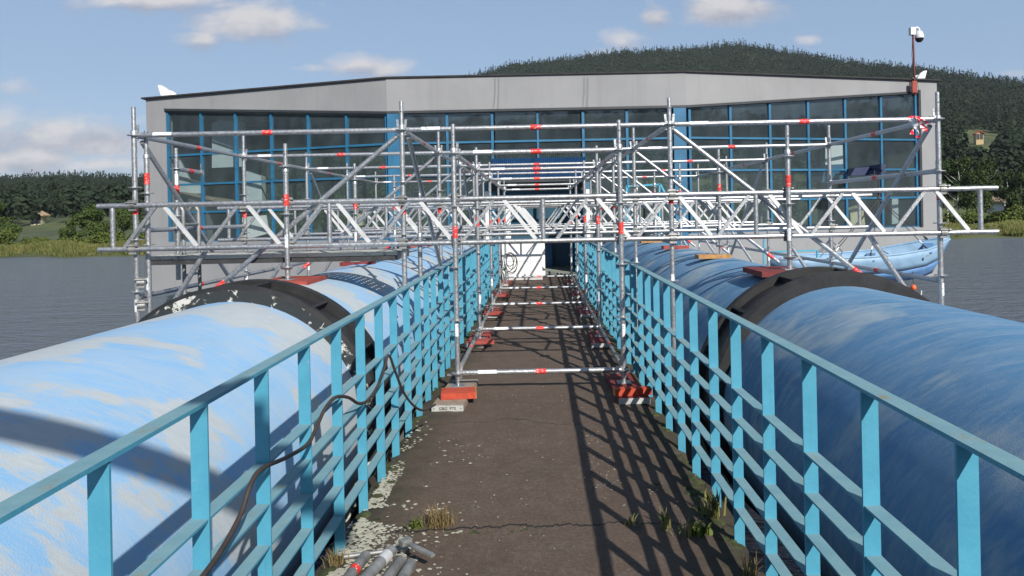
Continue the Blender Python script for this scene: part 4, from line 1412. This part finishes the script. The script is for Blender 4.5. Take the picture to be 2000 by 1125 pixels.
# ------------------------------------------------------------------ boat and hoist
def boat():
    Yc = 19.0
    o = thing('rowing_boat', 'light blue wooden boat hanging from ropes beside the right wing', 'boat', P(1680, 520, Yc))
    base = o.location.copy()
    gun_n = [P(1500, 506, 18.6), P(1560, 506, 18.45), P(1620, 505, 18.4), P(1700, 502, 18.45), P(1762, 496, 18.6), P(1812, 487, 18.8), P(1838, 478, 18.95), P(1855, 467, 19.05)]
    gun_f = [P(1500, 497, 19.6), P(1560, 497, 19.75), P(1620, 495.5, 19.85), P(1700, 488, 19.8), P(1762, 477, 19.6), P(1812, 468, 19.35), P(1838, 464, 19.2), P(1855, 461, 19.08)]
    keel = [P(1520, 550, 19.1), P(1570, 553, 19.1), P(1630, 554, 19.1), P(1705, 552, 19.1), P(1752, 549, 19.1), P(1795, 543, 19.1), P(1820, 532, 19.1), P(1853, 472, 19.07)]
    n = 8
    m = MB()
    NS = 7
    def section(i, side):
        a, k_ = (gun_n if side == 0 else gun_f)[i], keel[i]
        out = []
        for s in range(NS):
            t_ = s / (NS - 1)
            # round bilge
            y = a.lerp(k_, t_)
            bul = math.sin(t_ * math.pi) * .16 * (1 - (i / (n - 1)) ** 2)
            y += Vector((0, -bul if side == 0 else bul, -bul * .7))
            out.append(y)
        return out
    for side in (0, 1):
        secs = [section(i, side) for i in range(n)]
        vs = [p - base for s_ in secs for p in s_]
        fs = []
        for i in range(n - 1):
            for s in range(NS - 1):
                a = i * NS + s
                fs.append((a, a + 1, a + NS + 1, a + NS) if side == 0 else (a, a + NS, a + NS + 1, a + 1))
        m.add(vs, [f for q, f in enumerate(fs) if q % (NS - 1) < 3], True, 0)
        m.add(vs, [f for q, f in enumerate(fs) if q % (NS - 1) >= 3], True, 1)
    # transom
    s0, s1 = section(0, 0), section(0, 1)
    m.add([p - base for p in s0] + [p - base for p in s1], [(i, i + NS, i + NS + 1, i + 1) for i in range(NS - 1)], False, 0)
    h = m.build('hull', [BOATBLUE, BOATLOW], o)
    sol = h.modifiers.new('thickness', 'SOLIDIFY'); sol.thickness = .03; sol.offset = 0
    m = MB(); m.tube([p - base for p in gun_n], .03, 8); m.build('gunwale', BOATBLUE, o)
    m = MB(); m.tube([p - base for p in gun_f], .03, 8); m.build('gunwale', BOATBLUE, o)
    for i in (1, 3, 5):
        a, b = gun_n[i] - base, gun_f[i] - base
        m = MB(); m.bar(a + Vector((0, .04, -.10)), b + Vector((0, -.04, -.10)), .22, .03, (0, 0, 1)); m.build('thwart', BOATIN, o)
    a, b = gun_n, gun_f
    m = MB()
    fl = [(gun_n[i].lerp(keel[i], .62) - base) for i in range(7)] + [(gun_f[i].lerp(keel[i], .62) - base) for i in range(6, -1, -1)]
    m.add(fl, [(i, i + 1, 12 - i, 13 - i) for i in range(6)]); m.build('floorboards', BOATIN, o)
    m = MB(); e = P(1811, 500, 18.66) - base; m.tube([e, e + Vector((0, -.02, 0))], .035, 10); m.build('hawse_ring', GALV_D, o)
    hook = P(1716, 388, 19.15)
    rp = thing('boat_sling', 'four dark ropes with hook carrying the blue boat', 'rope', hook)
    for q, tgt in enumerate((gun_n[5], gun_f[5], gun_n[2], gun_f[2], gun_n[3])):
        m = MB(); e = tgt + Vector((0, 0, .0)) - hook
        m.tube([(0, 0, 0), e * .5 + Vector((0, 0, -.01)), e], .011, 6); rr_ = m.build('rope', RUBBER, rp)
        m = MB(); m.tube([e * .93, e], .028, 6); m.build('shackle', STEEL_D, rr_)
        m = MB(); m.tube([e * .82, e * .88], .02, 6); m.build('splice', PLASTIC_W, rr_)
    m = MB(); m.tube([(0, 0, .0), (0.02, 0, .09), (0, 0, .18)], [.05, .03, .05], 8); m.tube([(0, 0, .18), (0, 0, .75)], .018, 6); m.build('hook', STEEL_D, rp)
    hb = thing('hoist_beam', 'navy hoist beam reaching from the right wing above the boat', 'hoist', hook + Vector((0, 0, .75)))
    m = MB(); m.box(-.06, .06, -.30, 2.3, 0, .16); m.build('beam', NAVY, hb)
    m = MB(); m.box(-.16, .16, -.12, .2, -.09, -.001); m.build('trolley', NAVY, hb)
    m = MB(); m.prism([(-.60, .3, -.10), (-.48, .3, .10), (-.08, .3, .13), (-.08, .3, -.10)], (0, 0, 0), (0, .3, 0)); m.build('bracket', NAVY, hb)
boat()
p = P(1784, 562, 18.8)
m = MB(); m.lathe([(0, -.075), (.05, -.06), (.075, 0), (.06, .05), (.02, .085), (0, .09)], (0, 0, 0), 'Z', 16)
b = tag(m.build('buoy', ORANGE), 'small orange buoy hanging over the water beneath the boat', 'buoy'); b.location = p
m = MB(); m.tube([(0, 0, .085), (.02, .05, .5)], .008, 5); m.build('line', RUBBER, b)
p = P(1797, 580, 18.9)
m = MB(); m.tube([(-.03, 0, -1.2), (.0, 0, -.1), (.04, 0, .17)], .016, 8)
b = tag(m.build('depth_pole', PLASTIC_W), 'slim white pole standing in the water beneath the boat bow', 'pole'); b.location = p

# turquoise steel frames in front of the right glazing
def frame_thing(name, label, bars, Y, d=.05):
    o = thing(name, label, 'steel frame', P(*bars[0][0], Y))
    b0 = o.location.copy()
    for (a, b) in bars:
        m = MB(); m.bar(P(*a, Y) - b0, P(*b, Y) - b0, d, d, (0, 1, 0)); m.build('bar', TURQ, o)
    return o
frame_thing('gate_frame', 'turquoise steel gate frame standing right of the entrance before the glazing', [((1224, 520), (1224, 362)), ((1288, 520), (1288, 358)), ((1224, 364), (1288, 360)), ((1224, 430), (1288, 428)), ((1290, 360), (1310, 400))], 18.9, .045)
frame_thing('landing_rail', 'turquoise landing rail at the stern of the hanging boat', [((1492, 540), (1492, 466)), ((1500, 492), (1596, 489)), ((1596, 535), (1596, 489)), ((1500, 515), (1500, 492))], 18.5, .045)

# ------------------------------------------------------------------ entrance end of the walkway
wp = thing('white_container', 'white panelled cabinet standing at the far end of the walkway', 'cabinet', (-.42, 18.2, 0))
for (x0, x1, z0, z1) in ((-.50, .20, .03, .46), (.215, .50, .03, .46), (-.50, .20, .475, .92), (.215, .50, .475, .92)):
    m = MB(); m.box(x0, x1, -.015, .0, z0, z1); m.build('panel', WHITE, wp)
m = MB(); m.box(-.51, .51, .001, .45, .0, .95); m.build('body', WHITE, wp)
m = MB(); m.box(-.52, .52, -.02, .46, .951, .975); m.build('top', WHITE, wp)
for x, lab in ((-.78, 'tall white post at the left of the entrance end'), (.10, 'tall white post behind the white cabinet at the entrance')):
    m = MB(); m.box(x - .07, x + .07, 18.75, 18.85, 0, 1.95); tag(m.build('entrance_post', WHITE), lab, 'post')
hc = thing('hose_coil', 'coiled dark hose hung at the left end of the walkway', 'hose', (-.70, 17.6, .55))
for q in range(5):
    m = MB(); rr_ = .17 + .022 * q
    ox, oz = .05 * math.sin(q * 2.3), -.03 * q + .02 * math.cos(q * 1.7)
    m.tube([(ox + rr_ * .62 * math.cos(a), .04 * q - .08 + .03 * math.sin(a + q), oz + rr_ * math.sin(a)) for a in np.linspace(0, 2 * math.pi, 24)], .0095, 6, False); m.build('loop', RUBBER, hc)

# ------------------------------------------------------------------ cable along the left railing
XC = -.975
def onx(px, py, X=XC):
    a, b = px - 1050.0, py - 418.0
    x, y = a - .0205 * b, b + .0205 * a
    Y = F * X / x
    return Vector((X, Y, H - y / F * Y))
cpts = [(385, 1140), (430, 1078), (470, 1005), (490, 945), (512, 915), (560, 893), (600, 868), (618, 835), (634, 800), (655, 776), (680, 776), (702, 788), (722, 778), (742, 745), (752, 715), (757, 696)]
pts = [onx(*c_) for c_ in cpts] + [onx(762, 697, -.965), onx(772, 725, -.95), onx(788, 765, -.93), onx(806, 790, -.90), onx(826, 801, -.86), onx(850, 790, -.80)]
def smooth_path(pts, n=6):
    out = []
    for i in range(len(pts) - 1):
        p0, p1, p2, p3 = pts[max(i - 1, 0)], pts[i], pts[i + 1], pts[min(i + 2, len(pts) - 1)]
        for k in range(n):
            t_ = k / n
            out.append(.5 * ((2 * p1) + (p2 - p0) * t_ + (2 * p0 - 5 * p1 + 4 * p2 - p3) * t_ ** 2 + (-p0 + 3 * p1 - 3 * p2 + p3) * t_ ** 3))
    return out + [pts[-1]]
m = MB(); m.tube(smooth_path(pts), .0085, 8)
tag(m.build('power_cable', RUBBER), 'dark brown cable draped along the left railing down to the boards', 'cable')

# loose tubes lying in the foreground
def loose(p, q, label, r=.026, cap=None):
    p, q = Vector(p), Vector(q)
    o = thing('loose_tube', label, 'tube', p, 'loose scaffold tubes on the walkway')
    m = MB(); m.tube([(0, 0, 0), q - p], r, 12, False); m.tube([q - p, (0, 0, 0)], r * .8, 12, False); m.build('tube', GALV_D, o)
    d = (q - p).normalized()
    return o, d
o, d = loose((-.862, 3.457, .03), (-1.0, 2.5, .03), 'leftmost loose tube with a red mark near its end')
m = MB(); m.tube([d * .13, d * .165], .0272, 12, False); m.build('red_sticker', STICKER, o)
o, d = loose((-.722, 3.39, .085), (-.93, 2.5, .085), 'uppermost loose tube with a pale collar at its end')
m = MB(); m.tube([d * .05, d * .12], .0285, 12, False); m.build('pale_collar', ALU, o)
loose((-.682, 3.40, .03), (-.84, 2.5, .03), 'loose tube lying between the collared tube and the rightmost tube')
loose((-.628, 3.37, .03), (-.72, 2.5, .03), 'rightmost loose tube under the small flat clamp')
cl = thing('tube_clamp', 'small flat steel clamp lying across the loose tubes', 'clamp', (-.60, 3.41, .075), None, (0, 0, -.75))
m = MB(); m.box(-.11, .11, -.012, .012, 0, .012); m.build('arm', GALV_D, cl)
m = MB(); m.box(-.12, -.085, -.028, .028, -.005, .022); m.build('jaw', GALV_D, cl)
m = MB(); m.tube([(-.98, 3.48, .015), (-.66, 3.55, .02)], .011, 8); tag(m.build('steel_rod', GALV_D), 'thin steel rod lying crosswise under the loose tubes', 'rod')

# ------------------------------------------------------------------ growth on the walkway
def blobs(name, pts, mat, hr=(.15, .35)):
    m = MB()
    for (x, y, z, r) in pts:
        n = 9
        ph = rng.uniform(0, 6.28)
        h = r * rng.uniform(*hr)
        ring = [(x + r * (.7 + .5 * rng.uniform()) * math.cos(2 * math.pi * i / n + ph), y + r * (.7 + .5 * rng.uniform()) * math.sin(2 * math.pi * i / n + ph), z) for i in range(n)]
        ring2 = [(x + (p[0] - x) * .6, y + (p[1] - y) * .6, z + h * rng.uniform(.5, 1.0)) for p in ring]
        m.add(ring + ring2 + [(x, y, z + h * .9)], [(i, (i + 1) % n, n + (i + 1) % n, n + i) for i in range(n)] + [(n + i, n + (i + 1) % n, 2 * n) for i in range(n)], True)
    return tag(m.build(name, mat), kind='stuff')
lp = []
for _ in range(3000):
    c = rng.uniform()
    if c < .78:
        y = 3.2 + abs(rng.normal()) * .95; x = -1.02 + abs(rng.normal()) * (.11 + .06 * math.sin(y * 4))
        if rng.uniform() < .16: x += rng.uniform(0, .4)
        if math.sin(y * 7 + x * 9) + math.sin(y * 13) > .9: continue
    elif c < .92:
        y = rng.uniform(2.5, 9); x = rng.uniform(-.95, .95)
    else:
        y = rng.uniform(3.3, 5.5); x = .3 + abs(rng.normal()) * .25
    if x > .98: continue
    lp.append((x, y, -.004, rng.uniform(.003, .0145) * (1 if c < .78 else .5)))
blobs('lichen', lp, LICHEN, (.08, .16))
mp_ = []
for _ in range(420):
    y = rng.uniform(2.2, 12) if rng.uniform() < .6 else rng.uniform(2.2, 5)
    if rng.uniform() < .68: x = .96 - abs(rng.normal()) * .10
    else: x = -1.03 + abs(rng.normal()) * .05
    mp_.append((x, y, -.022, rng.uniform(.02, .055)))
for _ in range(120):
    x = rng.uniform(-.8, .95); mp_.append((x, 3.82 + .05 * math.sin(x * 5) + rng.normal() * .012, -.012, rng.uniform(.008, .02)))
blobs('moss', mp_, MOSS, (.25, .55))
def tuft(x, y, n, h, spread, mat, label, wid=.004):
    o = MB()
    for _ in range(n):
        a = rng.uniform(0, 6.28); l = h * rng.uniform(.5, 1.1); s = spread * rng.uniform(.2, 1)
        bx, by = rng.normal() * spread * .35, rng.normal() * spread * .25
        dx_, dy_ = math.cos(a) * s, math.sin(a) * s
        px_, py_ = -math.sin(a) * wid, math.cos(a) * wid
        p0 = Vector((bx, by, -.01)); p1 = Vector((bx + dx_ * .35, by + dy_ * .35, l * .65)); p2 = Vector((bx + dx_, by + dy_, l))
        w_ = Vector((px_, py_, 0))
        o.add([p0 - w_, p0 + w_, p1 + w_ * .8, p1 - w_ * .8, p2], [(0, 1, 2, 3), (3, 2, 4)])
    b = tag(o.build('grass_tuft', mat), label, 'grass tuft', 'tufts growing in the walkway joint'); b.location = (x, y, 0)
DRY = foliage('dry_grass', (.12, .09, .04, 1), (.30, .22, .10, 1), (.20, .16, .06, 1))
tuft(-.56, 3.86, 170, .10, .10, DRY, 'brownish dry grass tuft in the joint near the loose tubes', .0018)
tuft(-.68, 3.84, 26, .045, .06, LEAF_Y, 'low green weed at the left of the dry grass tuft', .008)
tuft(.47, 3.80, 16, .05, .08, BLADE, 'small yellowish grass tuft at the rail shadow')
tuft(.64, 3.74, 16, .12, .06, BLADE, 'upright grass tuft in the middle of the rail shadows', .006)
tuft(.72, 3.66, 16, .09, .06, BLADE, 'grass tuft left of the leafy weed')
tuft(.80, 3.68, 40, .06, .07, LEAF_Y, 'leafy green weed between the grass tufts at the right', .012)
tuft(.93, 3.90, 20, .16, .07, BLADE, 'tallest grass tuft at the foot of the right railing', .007)
tuft(.93, 3.25, 50, .10, .06, DRY, 'dry weed at the right edge nearest the camera', .002)
tuft(-1.0, 3.45, 60, .07, .06, DRY, 'dry grass tuft at the left walkway edge near the tubes', .0018)

# ------------------------------------------------------------------ thin air between the viewer and the hills
hzm = bpy.data.materials.new('haze_air')
hzm.use_nodes = True
hn = hzm.node_tree
hn.nodes.remove(hn.nodes['Principled BSDF'])
pv = hn.nodes.new('ShaderNodeVolumePrincipled')
pv.inputs['Color'].default_value = (.80, .87, .95, 1)
pv.inputs['Density'].default_value = .00009
pv.inputs['Anisotropy'].default_value = 0.0
hn.links.new(pv.outputs[0], hn.nodes['Material Output'].inputs['Volume'])
m = MB(); m.box(-1900, 1900, -1900, 1900, -160, 330)
tag(m.build('haze', hzm), kind='stuff')

# ------------------------------------------------------------------ unseen mast and arm behind the viewer, added to shade the left pipe
e1 = SUN.cross(Vector((0, 0, 1))).normalized()
e2 = e1.cross(SUN)
def sun_pt(a, t_): return e1 * a + e2 * (2.30 + .285 * a) + SUN * t_
kz = -.285 * e2.z / SUN.z
A0, A1 = -.62, 3.6
pa, pb = sun_pt(A0, 3.7 + kz * A0), sun_pt(A1, 3.7 + kz * A1)
caster = thing('shadow_caster', 'unseen steel mast and long arm behind the viewer, added to shade the left pipe', 'shadow caster', (pb.x, pb.y, WATER))
m = MB(); m.tube([Vector((0, 0, -.8)), Vector((0, 0, pb.z - WATER))], .09, 12); m.build('mast', GALV_D, caster)
m = MB(); m.tube([pb - caster.location, pa - caster.location], .078, 12); m.build('arm', GALV_D, caster)
m = MB(); q = pa.lerp(pb, .12) - caster.location; m.box(q.x - .05, q.x + .05, q.y - .05, q.y + .05, q.z - .02, q.z + .13); m.build('bracket', GALV_D, caster)
